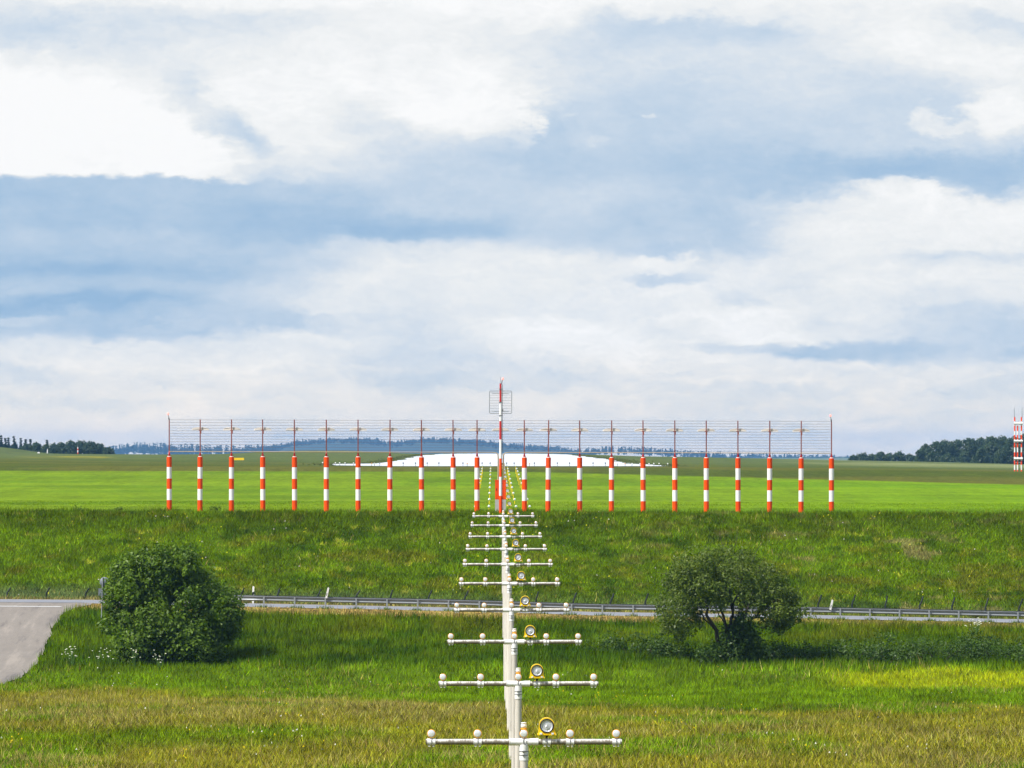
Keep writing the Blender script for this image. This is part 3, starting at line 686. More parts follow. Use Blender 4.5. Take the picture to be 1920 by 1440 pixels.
# bramble scrub at the foot of the bank
def scrub(name, label, spots, n_each=330, size=.085, cat='shrub', material='leaf_scrub'):
    pts = [at_pixel(px, py, 190, 1000)+(r,) for px, py, r in spots]
    c = np.mean([p[:3] for p in pts], 0); e = empty(name, (c[0], c[1], gz(c[0], c[1]))); tag(e, label, cat)
    cl = []
    for (x, d, z, r) in pts:
        b0 = (x-c[0], d-c[1], z-e.location[2]); mbs = MB()
        for k in range(3):
            q = (b0[0]+rng.normal(0, r*.6), b0[1]+rng.normal(0, r*.4), b0[2]+r*rng.uniform(.3, .8), r*rng.uniform(.5, .9)); cl.append(q)
            branch(mbs, b0, q[:3], .025, .01, .2, 3, 5)
        mbs.build('stem', M['bark'], e)
    foliage('foliage', cl, n_each, size, M[material], e, shell=.45)
    return e
scrub('bramble_shrub', 'low dark bramble scrub left of the spreading tree, at the foot of the bank', [(1135+i*20+rng.normal(0, 4), 1222+abs(i-3)*1.2+i*1.6+rng.normal(0, 3), rng.uniform(.75, 1.15)) for i in range(12)])
scrub('bramble_shrub', 'dark bramble scrub just right of the spreading tree trunk', [(1425+i*19, 1240+rng.normal(0, 3), rng.uniform(.7, 1.05)) for i in range(7)])
scrub('bramble_shrub', 'widest dark bramble thicket behind the yellow crop strip', [(1560+i*21, 1243-i*.6+rng.normal(0, 4), rng.uniform(.8, 1.25)) for i in range(13)])
scrub('bramble_shrub', 'bramble shrub at the right edge behind the yellow crop strip', [(1845+i*20, 1238+rng.normal(0, 4), rng.uniform(.8, 1.2)) for i in range(6)])
for px, py, r, lb in ((400,957,.34,'small dark weed bush on the embankment top between second and third antenna poles'), (222,957,.3,'small dark weed bush on the embankment top, right one of two left of the poles'),
                      (143,958,.3,'small dark weed bush on the embankment top, left one of two left of the poles'), (1423,1292,.28,'lone dark weed clump in the green hollow below the spreading tree')):
    scrub('weed_bush', lb, [(px, py, r), (px+6, py, r*.8), (px-5, py, r*.7)], 500, .05, 'weed')

# cow parsley
def parsley(px, py, n, label):
    x, d, z = at_pixel(px, py, 190, 380); e = empty('flowering_plant', (x, d, z)); tag(e, label, 'wildflower', 'cow parsley plants')
    ms = MB(); heads = []
    for k in range(n):
        q = np.array([rng.normal(0, .17+.006*n), rng.normal(0, .2), rng.uniform(.5, 1.25)]); ms.tube([(0, 0, -.05), q*np.array([.5, .5, .55]), q], [.012, .009, .006], 5)
        mf = MB(); r = rng.uniform(.03, .065); mf.lathe([(.004, -.02), (r, 0), (r*.85, .012), (r*.4, .024), (.001, .026)], tuple(q), 'z', 9); heads.append(mf)
    ms.build('stem', M['stem'], e)
    for mf in heads: mf.build('flower_head', M['flower'], e)
parsley(136, 1252, 24, 'white cow parsley clump nearest the gravel track, fullest of the left row')
parsley(184, 1250, 10, 'white cow parsley clump second from the gravel track')
parsley(206, 1252, 7, 'small white cow parsley clump third from the gravel track')
parsley(252, 1256, 12, 'white cow parsley clump left of the dark bush foot, fourth in the row')
parsley(300, 1258, 13, 'white cow parsley clump right at the foot of the dark round bush')
parsley(1829, 1196, 26, 'large white cow parsley clump on the bank under the guardrail at right')
parsley(1262, 1196, 3, 'tiny white umbel in the shade left of the spreading tree trunk')
x, d, z = at_pixel(177, 1395, 180, 300); e = MB(); e.tube([(0, 0, 0), (.01, 0, .35), (.0, 0, .62)], [.012, .010, .008], 6); e.lathe([(.005, -.05), (.035, -.01), (.03, .03), (.004, .05)], (0, 0, .65), 'z', 8)
tag(e.build('dry_stalk', M['stalk'], None, (x, d, z)), 'single dark dry weed stalk standing in the foreground grass at lower left', 'weed')

# ------------------------------------------------------------------ approach light masts
def strobe(parent, x):
    s = MB(); ol = [(-.19, 0), (.19, 0)]
    for k in range(19): a = math.pi*k/18; ol.append((.168*math.cos(a), .195+.168*math.sin(a)))
    s.prism([(x+a, .165+b) for a, b in ol], -.10, .14); s.prism([(x-.205, .150), (x+.205, .150), (x+.205, .172), (x-.205, .172)], -.125, .155)
    st = s.build('strobe_light', M['yellow'], parent)
    b = MB(); b.lathe([(.125, .0), (.152, .0), (.155, .02), (.150, .03), (.128, .03), (.125, .0)], (x, -.10, .352), '-y', 28, cap=False); b.build('bezel', M['black'], st)
    m = MB(); m.lathe([(.130, .020), (.115, .012), (.10, .0), (.09, .004), (.07, .003), (.045, .006), (.02, .003), (.0001, .003)], (x, -.10, .352), '-y', 28, cap=False)
    m.tube([(x-.03, -.135, .31), (x-.02, -.135, .345), (x+.02, -.135, .345), (x+.03, -.135, .30)], .010, 8); m.lathe([(.0001, .03), (.022, .02), (.025, -.03)], (x, -.115, .352), '-y', 10)
    m.build('reflector', M['mirror'], st)
    for q in (-.125, .125):
        f = MB(); f.box((x+q, -.125, .185), (.05, .06, .034)); f.build('latch', M['white'], st)
    n = MB(); n.lathe([(.045, .150), (.045, .138), (.030, .115), (.022, .085), (.022, .06)], (x, 0, 0), 'z', 12); n.build('bracket', M['black'], st)
def lamp(parent, x):
    s = MB(); s.lathe([(.035, -.17), (.065, -.13), (.088, -.02), (.093, .03), (.094, .056), (.088, .063), (.080, .060)], (x, 0, .18), '-y', 24); s.tube([(x, .02, .06), (x, .02, .11)], .022, 8)
    l = s.build('lamp', M['orange'], parent)
    g = MB(); g.lathe([(.081, .050), (.080, .062), (.055, .066), (.028, .069), (.0001, .070)], (x, 0, .18), '-y', 24); g.build('lens', M['lens'], l)
def clampm(parent, x, dy=0):
    c = MB(); c.tube([(x-.085, 0, 0), (x+.085, 0, 0)], .075, 18); c.tube([(x-.088, 0, 0), (x-.075, 0, 0)], .079, 18); c.tube([(x+.075, 0, 0), (x+.088, 0, 0)], .079, 18)
    for q in (-.045, .045): c.tube([(x+q, -.02, -.07), (x+q, -.02, -.105)], .012, 6); c.box((x+q, -.02, -.093), (.045, .05, .012))
    k = c.build('clamp', M['white'], parent)
    w_ = MB(); w_.tube([(x+.005, -.06, .09), (x, -.085, .03), (x+.01, -.083, -.03), (x-.005, -.05, -.09)], .006, 5); w_.build('cable', M['steel'], k)
proto = empty('approach_light_mast', (0, 0, 0))
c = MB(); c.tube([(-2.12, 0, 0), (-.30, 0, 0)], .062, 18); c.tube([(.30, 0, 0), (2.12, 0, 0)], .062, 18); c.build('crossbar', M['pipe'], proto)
c = MB(); c.tube([(-.31, 0, 0), (.31, 0, 0)], .079, 20); c.tube([(0, 0, -.06), (0, 0, -.40)], .097, 20); c.tube([(-.315, 0, 0), (-.29, 0, 0)], .083, 20); c.tube([(.29, 0, 0), (.315, 0, 0)], .083, 20)
slv = c.build('tee_sleeve', M['white'], proto)
for q in (-.205, -.285):
    c = MB(); c.tube([(0, 0, q-.009), (0, 0, q+.009)], .1005, 20); c.tube([(-.02, -.098, q), (-.02, -.118, q)], .016, 8); c.box((.012, -.106, q+.002), (.05, .016, .03)); c.build('hose_band', M['steel'], slv)
c = MB(); c.tube([(0, -.06, .10), (-.01, -.085, .04), (-.005, -.088, -.03), (.03, -.09, -.055), (.055, -.088, -.02), (.06, -.08, .03)], .008, 6); c.build('cable', M['steel'], slv)
for q in (-2, -1, 0, 1, 2): lamp(proto, q)
for q in (-2, -1, 1, 2): clampm(proto, q)
clampm(proto, .495); strobe(proto, .495)
b = MB(); b.lathe([(.060, .06), (.060, .30), (.066, .30), (.066, .365), (.060, .37), (.060, .395), (.064, .395), (.064, .412), (.02, .42)], (0, .10, 0), 'z', 18); bc = b.build('beacon', M['white'], proto)
b = MB(); b.lathe([(.069, .268), (.070, .272), (.070, .292), (.069, .296)], (0, .10, 0), 'z', 18); b.build('collar', M['orange'], bc)
ORD = ['first', 'second', 'third', 'fourth', 'fifth', 'sixth', 'seventh', 'eighth', 'ninth', 'tenth', 'eleventh', 'twelfth', 'thirteenth', 'fourteenth', 'fifteenth']
LX = .652
BARS = [(124.5, 1391), (152.8, 1282), (181, 1203.5), (210.5, 1144), (240.5, 1094.5), (270, 1058.5), (300, 1030), (330, 1006.5), (361, 985.5), (392, 968)]
for i in range(10):
    d = BARS[i][0]; zb = Zp(BARS[i][1], d)
    o = proto if i == 0 else copy_tree(proto)
    o.location = (LX, d, zb); o.rotation_euler = (0, 0, rng.normal(0, .006)); 
    wh = {0: 'nearest and largest white approach light mast, cut by the bottom edge', 9: 'farthest white approach light mast, just below the embankment top'}.get(i, '%s white approach light mast counting away from the camera' % ORD[i])
    if i == 3: wh = 'fourth white approach light mast from the camera, its crossbar before the guardrail'
    if i == 4: wh = 'fifth white approach light mast from the camera, its crossbar just above the guardrail'
    tag(o, wh, 'light mast', 'approach light masts with crossbars')
    zg = gz(LX, d)-.25-zb; c = MB(); c.tube([(0, 0, zg), (0, 0, zg*.5), (0, 0, -.38)], [.098, .092, .088], 18)
    c.build('post', M['post'], o)

# short single lamps behind the antenna array
GRP = 'single approach lamps on short yellow sticks'
s0 = empty('approach_lamp', (0, 0, 0)); 
c = MB(); c.tube([(0, 0, -1), (0, 0, -.06)], .028, 8); st0 = c.build('stick', M['yellow'], s0)
c = MB(); c.lathe([(.03, -.12), (.085, -.04), (.10, .02), (.10, .05), (.07, .08), (.0001, .095)], (0, 0, 0), '-y', 14); c.tube([(0, 0, -.1), (0, 0, -.05)], .035, 8); c.build('lamp', M['lens'], s0)
f0 = empty('strobe_lamp', (0, 0, 0)); strobe(f0, 0.0); c = MB(); c.tube([(0, 0, -1), (0, 0, .1)], .03, 8); fs0 = c.build('stick', M['yellow'], f0)
first = True
NAMES = ['far left', 'inner left', 'centre', 'inner right', 'far right']
YL = [949.7, 936.2, 924.7, 914, 906, 898, 890, 884, 879, 873.5]
for r_ in range(10):
    d = 424.3+30*r_; zl = Zp(YL[r_], d)
    for k in range(5):
        x = LX+k-2; g_ = gz(x, d); o = s0 if (r_ == 0 and k == 0) else copy_tree(s0); o.location = (x, d, max(zl, g_+.22))
        tag(o, 'white lamp on yellow stick, %s one of the %s row behind the antenna array' % (NAMES[k], ORD[r_]), 'approach lamp', GRP)
        [ch for ch in o.children if ch.name.startswith('stick')][0].scale = (1, 1, max(.2, o.location[2]-g_+.05))
    o = f0 if r_ == 0 else copy_tree(f0); x = LX+.495; g_ = gz(x, d); o.location = (x, d, max(zl-.12, g_+.1))
    tag(o, 'yellow framed strobe lamp of the %s row behind the antenna array' % ORD[r_], 'strobe lamp', 'strobe lamps behind the antenna array')
    [ch for ch in o.children if ch.name.startswith('stick')][0].scale = (1, 1, max(.1, o.location[2]-g_+.05))

# ------------------------------------------------------------------ antenna array
AD = 416.0
poles_px = [317.5, 375, 434, 493, 552.5, 612, 671.5, 731, 790.5, 850, 894.5, 983.5, 1027.5, 1087, 1146.5, 1206, 1265.5, 1324.5, 1384, 1443, 1502, 1559]
def row_tilt(px): return (px-938)*.0024
MPX = AD/F
def pole_parts(root, end):
    p = MB(); z = 0; zs = [-.25]+[h*MPX for h in (17.5, 38.3, 57.8, 79.3, 98.5)]
    for k in range(5): p.tube([(0, 0, zs[k]), (0, 0, zs[k+1])], .182, 20, 0 if k % 2 == 0 else 1, cap=(k in (0, 4)))
    p.build('post', [M['red'], M['bandwhite']], root)
    t = 98.5*MPX; c = MB(); c.lathe([(.135, t), (.135, t+.055)], (0, 0, 0), 'z', 16); c.build('collar', M['bandwhite'], root)
    c = MB(); c.lathe([(.10, t+.055), (.055, t+.26), (.03, t+.42)], (0, 0, 0), 'z', 14); c.build('cone', M['deepred'], root)
    c = MB(); top = 169*MPX
    for q in ((-.028, 0), (.028, 0), (0, .045)): c.tube([(q[0], q[1], t+.38), (q[0], q[1], top)], .014, 6)
    nz = 26
    for k in range(nz):
        a = t+.42+(top-t-.45)*k/nz; b_ = t+.42+(top-t-.45)*(k+1)/nz; s_ = 1 if k % 2 else -1
        c.tube([(-.028*s_, 0, a), (.028*s_, 0, b_)], .009, 4)
    c.build('rod', M['rod'], root)
    if not end:
        ol = [(-.64, 0), (.64, 0), (.61, .085), (.53, .15), (.40, .195), (.20, .22), (-.20, .22), (-.40, .195), (-.53, .15), (-.61, .085)]
        c = MB(); zz = 148.5*MPX; n = len(ol); vs = []
        for y_, sc in ((.12, .96), (.16, 1.0), (.9, .9), (1.25, .6)): vs += [(a*sc, y_, zz+b_*sc) for a, b_ in ol]
        fs = [tuple(range(n)), tuple(range(4*n-1, 3*n-1, -1))]+[(j*n+i, (j+1)*n+i, (j+1)*n+(i+1) % n, j*n+(i+1) % n) for j in range(3) for i in range(n)]
        c.add(vs, fs); c.build('radome', M['radome'], root)
        c = MB(); c.box((.02, .07, zz-.14), (.11, .16, .24)); c.box((0, .10, zz-.01), (.2, .14, .05)); c.build('bracket', M['rod'], root)
    else:
        c = MB(); c.tube([(0, 0, top-.02), (-.03, 0, top+.10)], .05, 8); c.tube([(-.03, 0, top+.10), (-.07, 0, top+.32)], .022, 8); ob = c.build('lamp_arm', M['steel'], root)
        c = MB(); c.lathe([(.05, 0), (.062, .03), (.06, .12), (.03, .16), (.0001, .17)], (-.07, 0, top+.30), 'z', 12); c.build('lamp', M['lamp'], ob)
def pole(px, i):
    x = X(px, AD); zb = Zp(956.5+row_tilt(px), AD); return (x, AD, zb)
pe = empty('antenna_pole', pole(poles_px[0], 0)); pole_parts(pe, True)
pm = empty('antenna_pole', pole(poles_px[1], 1)); pole_parts(pm, False)
for i, px in enumerate(poles_px):
    if i == 0: o = pe
    elif i == 1: o = pm
    else: o = copy_tree(pe if i == 21 else pm)
    o.location = pole(px, i); o.rotation_euler = (rng.normal(0, .004), rng.normal(0, .0025), rng.uniform(-.08, .08))
    if i == 0: lb = 'leftmost orange and white striped antenna pole, with a red lamp on top'
    elif i == 21: lb = 'rightmost orange and white striped antenna pole, with a red lamp on top'
    elif i < 11: lb = '%s orange and white striped antenna pole from the left end of the array' % ORD[i]
    else: lb = '%s orange and white striped antenna pole from the right end of the array' % ORD[21-i]
    if i == 10: lb = 'striped antenna pole just left of the red cabinet and mast'
    if i == 11: lb = 'striped antenna pole just right of the red cabinet and mast'
    tag(o, lb, 'antenna pole', 'striped poles of the antenna array')
# centre antenna on the cabinet
wr_ = empty('wire_curtain', (0, AD, 0)); tag(wr_, 'curtain of thin horizontal wires strung across the whole antenna array', 'wire curtain')
for k in range(12):
    m = MB(); y0 = 787.2+k*5.13; pts = []
    for i, px in enumerate(poles_px):
        pts.append((X(px, AD), -.03, Zp(y0+row_tilt(px)+1.3, AD)))
        if i < 21: pm_ = (px+poles_px[i+1])/2; pts.append((X(pm_, AD), -.03, Zp(y0+row_tilt(pm_)+1.45, AD)))
    m.tube(pts, .010, 5); m.build('wire', M['wire'], wr_)
du = empty('cable_duct', (0, AD, 0)); tag(du, 'thin beige cable duct along the pole tops, bending down into the red cabinet', 'cable duct')
for sgn, px0, px1, nm in ((-1, 317.5, 934.2, 'left'), (1, 943.8, 1559, 'right')):
    m = MB(); xa, xb = X(px0, AD), X(px1, AD); zt = lambda p: Zp(848.2+row_tilt(p)*1.0, AD)
    if sgn < 0: pts = [(xa, -.10, zt(px0)), (xb-.45, -.10, zt(px1-12)), (xb-.14, -.10, zt(px1)-.03), (xb-.02, -.10, zt(px1)-.16), (xb, -.10, zt(px1)-.4), (xb, -.10, Zp(902, AD))]
    else: pts = [(xb, -.10, zt(px1)), (xa+.45, -.10, zt(px0+12)), (xa+.14, -.10, zt(px0)-.03), (xa+.02, -.10, zt(px0)-.16), (xa, -.10, zt(px0)-.4), (xa, -.10, Zp(902, AD))]
    m.tube(pts[:2], .03, 8); m.tube(pts[1:], [.03, .035, .05, .055, .055], 8); m.build('duct_run', M['duct'], du)
cx_ = X(938.5, AD); cb = empty('equipment_cabinet', (cx_, AD, gz(cx_, AD))); tag(cb, 'red equipment cabinet on a concrete plinth behind the central mast', 'cabinet')
z0 = cb.location[2]; zt_, zm = Zp(901, AD)-z0, Zp(936.5, AD)-z0
m = MB(); m.box((0, .1, zm/2-.15), (.80, .7, zm+.3)); m.build('plinth', M['concrete'], cb)
m = MB(); m.box((0, .1, (zt_+zm)/2), (.78, .66, zt_-zm)); m.box((0, .1, zt_+.02), (.84, .72, .05)); bd_ = m.build('body', M['red'], cb)
m = MB(); m.box((-.19, -.24, (zt_+zm)/2), (.34, .02, (zt_-zm)*.92)); dr = m.build('door', M['red'], cb); m = MB(); m.box((-.30, -.262, (zt_+zm)/2+.05), (.04, .02, .16)); m.build('handle', M['black'], dr)
m = MB(); m.box((.20, -.24, (zt_+zm)/2), (.36, .02, (zt_-zm)*.92)); m.build('door', M['red'], cb)
ca = empty('centre_antenna', (cx_, AD, z0+zt_)); tag(ca, 'beige antenna radome on a thin rod above the red cabinet, behind the mast', 'antenna')
ch = [c_ for c_ in pm.children if c_.name.startswith('radome')][0].copy(); COL.objects.link(ch); ch.parent = ca; ch.location = (0, 0, Zp(956.5, AD)-ca.location[2])
m = MB(); m.tube([(0, .15, -.02), (0, .15, Zp(806, AD)-ca.location[2])], .03, 8); m.build('rod', M['rod'], ca)

# monitor mast in front
MD = 412.5; mxx = X(938.6, MD); mz = gz(mxx, MD)-.1; mast = empty('monitor_mast', (mxx, MD, mz)); tag(mast, 'tall thin red and white mast with square mesh antenna at the array centre', 'mast')
mp = MD/F; yb = [958, 929.6, 894, 859.7, 824, 789.4, 753.7, 719]; m = MB(); hz = [Zp(y, MD)-mz for y in yb]; hz[0] = -.2
rd = np.linspace(.118, .072, 8)
for k in range(7): m.tube([(0, 0, hz[k]), (0, 0, hz[k+1])], [rd[k], rd[k+1]], 14, 0 if k < 3 and k % 2 == 0 else (1 if k % 2 else 2), cap=(k in (0, 6)))
m.build('pole', [M['red'], M['bandwhite'], M['deepred']], mast)
m = MB(); pts = []; hw = .80; rc = .10; zc_ = Zp(754, MD)-mz
for (sx, sz, a0) in ((1, -1, -90), (1, 1, 0), (-1, 1, 90), (-1, -1, 180)):
    for k in range(5): a = R(a0+90*k/4); pts.append((sx*(hw-rc)+rc*math.cos(a), .12, zc_+sz*(hw-rc)+rc*math.sin(a)))
pts.append(pts[0]); m.tube(pts, .022, 6); fr = m.build('antenna_frame', M['plate'], mast)
m = MB()
for k in range(8): z_ = zc_-.64+k*.19; m.tube([(-hw, .12, z_), (hw, .12, z_)], .008, 4)
for z_ in (zc_+.62, zc_-.66): m.tube([(-.6, .12, z_), (.6, .12, z_)], .017, 5)
m.build('mesh', M['plate'], fr)
for y in (729.5, 754, 779):
    m = MB(); m.box((0, .02, Zp(y, MD)-mz), (.26, .24, .05)); m.build('clamp', M['steel'], mast)
m = MB(); m.tube([(.15, 0, hz[7]-.05), (.13, 0, Zp(770, MD)-mz), (.16, 0, Zp(850, MD)-mz), (.17, 0, .1)], .016, 6)
for k in range(24): z_ = .6+k*.35; m.box((.13, 0, z_), (.07, .02, .025))
m.box((.16, -.02, Zp(769, MD)-mz), (.06, .06, .14)); m.build('cable', M['black'], mast)
m = MB(); m.tube([(0, 0, hz[7]-.05), (0, 0, Zp(707, MD)-mz)], .012, 5); m.build('lightning_rod', M['steel'], mast)
m = MB(); m.tube([(.06, 0, hz[7]-.05), (.13, 0, Zp(712.5, MD)-mz)], .03, 6); am = m.build('lamp_arm', M['steel'], mast)
m = MB(); m.lathe([(.05, 0), (.07, .03), (.065, .13), (.03, .17), (.0001, .18)], (.16, 0, Zp(712.5, MD)-mz), 'z', 12); m.build('lamp', M['lamp'], am)

# ------------------------------------------------------------------ roadside: guardrail, delineators, sign
GD = 377.0
posts_px = [494.7+57.7*k for k in range(-1, 13)]+[494.7+57.7*12+55.5*k for k in range(1, 17)]
posts_x = [X(p, GD) for p in posts_px]
rail = empty('guardrail', (posts_x[0], GD, road_z(posts_x[0]))); tag(rail, 'grey galvanised guardrail with many posts along the near side of the road', 'guardrail')
r0 = np.array(rail.location); prof = [(.045, .72), (.052, .735), (.04, .745), (.02, .745), (-.035, .70), (-.04, .66), (-.035, .635), (.035, .605), (.04, .575), (.035, .545), (-.035, .515), (-.04, .48), (-.035, .445), (.02, .405), (.04, .405), (.05, .415)]
m = MB(); xs_ = [posts_x[0]+.05]+posts_x[1:]; n = len(prof); vs, fs = [], []
for x in xs_:
    for y_, z_ in prof: vs.append((x-r0[0], y_+.10, road_z(x)+z_*1.0+.02-r0[2]))
for i in range(len(xs_)-1):
    for k in range(n-1): fs.append((i*n+k, i*n+k+1, (i+1)*n+k+1, (i+1)*n+k))
m.add(vs, fs, 0, True); ro = m.build('rail', M['galv'], rail)
sol = ro.modifiers.new('thickness', 'SOLIDIFY'); sol.thickness = .006
m = MB(); m.tube([(x-r0[0], .03, road_z(x)+.775-r0[2]) for x in xs_], .028, 6); m.build('top_dark_line', M['dark'], rail)  # thin dark tube drawing the dark line just above the rail
for x in posts_x:
    m = MB(); zr = road_z(x)-r0[2]; m.box((x-r0[0], -.035, zr+.25), (.10, .008, 1.0)); m.box((x-r0[0]-.046, .0, zr+.25), (.008, .062, 1.0)); m.box((x-r0[0]+.046, 0, zr+.25), (.008, .062, 1.0)); m.build('post', M['galvpost'], rail)
xs1, ds1 = clumps(); c1, _ = tones(xs1, ds1, .25); c1 = C_green*.8*np.exp(rng.normal(0, .25, (len(xs1), 1)))
blades('post_grass', 'grass tufts left standing round the guardrail posts', xs1, ds1, rng.uniform(.1, .32, len(xs1)), np.full(len(xs1), .05), c1)
SD = 387.2
sticks = [(13, 'leftmost'), (87, ''), (160, '')]+[(p, '') for p in (453, 521, 595, 664, 733, 803, 870, 945, 1006, 1075, 1144, 1210, 1276, 1343, 1410, 1478, 1533, 1597, 1661, 1723, 1785, 1847, 1909)]
m0 = None
for i, (px, _) in enumerate(sticks):
    x = X(px, SD); z_ = gz(x, SD)
    if m0 is None:
        m = MB(); m.tube([(0, 0, -.1), (.0, 0, .62), (.11, 0, .90), (.21, 0, 1.2)], [.06, .06, .055, .05], 8); m0 = m.build('delineator_stick', M['dark']); o = m0
    else: o = m0.copy(); COL.objects.link(o)
    o.location = (x, SD, z_); o.rotation_euler = (0, rng.normal(.03, .05), rng.normal(0, .2)); 
    o.scale = (1, 1, float(np.interp(px, [0, 300, 450, 740, 900, 1300, 1600], [.62, .62, .80, .86, .95, 1.06, 1.12])))
    lb = ['dark bent stick on the far verge, at the left edge of the photo', 'dark bent stick on the far verge, middle of three left of the bush', 'dark bent stick on the far verge, nearest to the sign and bush'][i] if i < 3 else \
        ('dark bent stick behind the guardrail, %s from its left end' % ORD[i-3] if i < 15 else ('dark bent stick behind the guardrail, %s from the right edge' % ORD[25-i]) if i < 25 else 'dark bent stick behind the guardrail, at the right edge of the photo')
    tag(o, lb, 'roadside stick', 'dark sticks along the far verge')
for px, ytop, ybot, lean, lb, D_ in ((474.5, 1099, 1131, .02, 'upright white reflector post at the left end of the guardrail', 386.4), (614, 1101, 1120, .22, 'leaning white reflector post fixed above the rail left of the masts', GD), (1559, 1124, 1142, .22, 'leaning white reflector post fixed above the rail right of the tree', GD)):
    x = X(px, D_); zb = gz(x, D_) if D_ > 380 else Zp(ybot, D_); H = Zp(ytop, D_)-zb
    e = empty('reflector_post', (x-(lean*H if lean > .1 else 0)*.5, D_-.05, zb)); e.rotation_euler = (0, lean, 0); tag(e, lb, 'reflector post', 'white reflector posts by the road')
    m = MB(); ol = [(-.06, -.05), (.06, -.05), (.06, H-.04), (.02, H), (-.03, H), (-.06, H-.06)]; m.prism(ol, -.05, .05); m.build('post_body', M['bandwhite'], e)
    m = MB()
    if lean < .1: m.prism([(-.062, H*.46), (.063, H*.52), (.063, H*.70), (-.062, H*.64)], -.054, .054)
    else: m.prism([(-.03, H*.16), (.01, H*.16), (.01, H*.44), (-.03, H*.44)], -.055, -.05)
    m.build('reflector_band', M['dark'], e)
sd = 366.0; x = X(190, sd); z_ = gz(x, sd); sg = empty('road_sign', (x, sd, z_)); sg.rotation_euler = (0, .03, 0); tag(sg, 'grey back of a road sign on a thin pole at the left of the bush', 'sign')
hs = Zp(1082, sd)-z_; m = MB(); m.tube([(0, 0, -.1), (0, 0, hs)], .03, 8); m.build('pole', M['galvpost'], sg)
m = MB(); m.box((-.02, .045, Zp(1110, sd)-z_), (.46, .02, .46)); m.build('plate', M['plate'], sg)
m = MB(); m.lathe([(.0001, -.01), (.31, -.01), (.31, .01), (.0001, .01)], (.12, .045, Zp(1091, sd)-z_), '-y', 24); m.build('plate', M['plate'], sg)

# ------------------------------------------------------------------ far airfield things
gd = 1000.0; gx = X(1909, gd); gzz = gz(gx, gd); gl = empty('antenna_tower', (gx, gd, gzz)); tag(gl, 'red and white three legged antenna tower at the right edge of the photo', 'antenna tower')
k_ = gd/F
for px, top in ((1902.6, 782), (1908, 798), (1915.3, 782)):
    m = MB(); ys = [884.5, 881, 871.5, 863.5, 856.5, 848, 839, 830, 824, 815.5, 808, 798, 790, 782]; zz = [Zp(y, gd)-gzz for y in ys if y >= top]
    for j in range(len(zz)-1): m.tube([(X(px, gd)-gx, 0, zz[j]), (X(px, gd)-gx, 0, zz[j+1])], .125, 8, j % 2, cap=False)
    m.build('leg', [M['red'], M['bandwhite']], gl)
for y in (794, 827, 860):
    m = MB(); m.tube([(X(1901, gd)-gx, -.15, Zp(y, gd)-gzz), (X(1917.5, gd)-gx, -.15, Zp(y, gd)-gzz)], .19, 12); m.build('antenna', M['white'], gl)
for y in (801, 834, 867):
    m = MB(); m.tube([(X(1902.6, gd)-gx, 0, Zp(y, gd)-gzz), (X(1915.3, gd)-gx, 0, Zp(y, gd)-gzz)], .05, 6); m.build('brace', M['bandwhite'], gl)
for px in (1901.8, 1916.5):
    m = MB(); m.tube([(X(px, gd)-gx, 0, Zp(783, gd)-gzz), (X(px, gd)-gx, 0, Zp(764, gd)-gzz)], [.05, .03], 6); m.build('aerial', M['plate'], gl)
# yellow board
x, d, z_ = at_pixel(447, 864.5, 770, 1700); m = MB(); m.box((0, 0, .25*d/1000+.12), (21*d/F, .08, 4.4*d/F)); yb_ = empty('taxiway_board', (x, d, z_)); tag(yb_, 'long low yellow board in the far grass behind the third antenna pole', 'sign board'); m.build('panel', M['yellow'], yb_)
m = MB(); [m.box((q*d/F, 0, .1), (.06, .06, .3)) for q in (-8, 8)]; m.build('leg', M['steel'], yb_)
# runway end lights
spots = [(605,864,'w'),(629,868,'w'),(637,868,'w'),(647,868,'w'),(663,868,'w'),(697,869,'o'),(702,868,'w'),(712,870,'d'),(756,870,'d'),(779,871,'d'),(801,871,'d'),(823,871,'d'),(868,872,'d'),(876,872,'o'),(904,873,'d'),(919,873,'d'),
         (950,873,'d'),(964,873,'d'),(993,872,'o'),(1002,872,'d'),(1045,873,'d'),(1068,873,'d'),(1112,873,'d'),(1135,872,'d'),(1158,874,'w'),(1172,875,'o'),(1185,874,'w'),(1200,873,'w'),(1217,875,'w'),(1226,874,'w'),(1236,875,'w'),(1252,875,'w')]
cnt = {'w': 0, 'o': 0, 'd': 0}; prt = {}
nmx = {'w': 'whitish', 'o': 'orange', 'd': 'dark'}
for px, py, c_ in spots:
    d = 998.0; x = X(px, d); z_ = gz(x, d); cnt[c_] += 1
    if c_ not in prt:
        e = empty('runway_light', (x, d, z_)); m = MB(); m.tube([(0, 0, -.05), (0, 0, .38)], .035, 6); m.build('stem', M['steel'], e)
        m = MB(); m.lathe([(.06, .36), (.12, .42), (.12, .52), (.0001, .6)], (0, 0, 0), 'z', 10); m.build('head', {'w': M['bandwhite'], 'o': M['orange'], 'd': M['steel']}[c_], e); prt[c_] = e
    else: e = copy_tree(prt[c_]); e.location = (x, d, z_)
    if c_ == 'd': e.scale = (1, 1, 1.25)
    tag(e, 'small %s runway end light, %s of its colour from the left' % (nmx[c_], ORD[cnt[c_]-1] if cnt[c_] <= 15 else 'last'), 'runway light', 'lights along the near runway end')
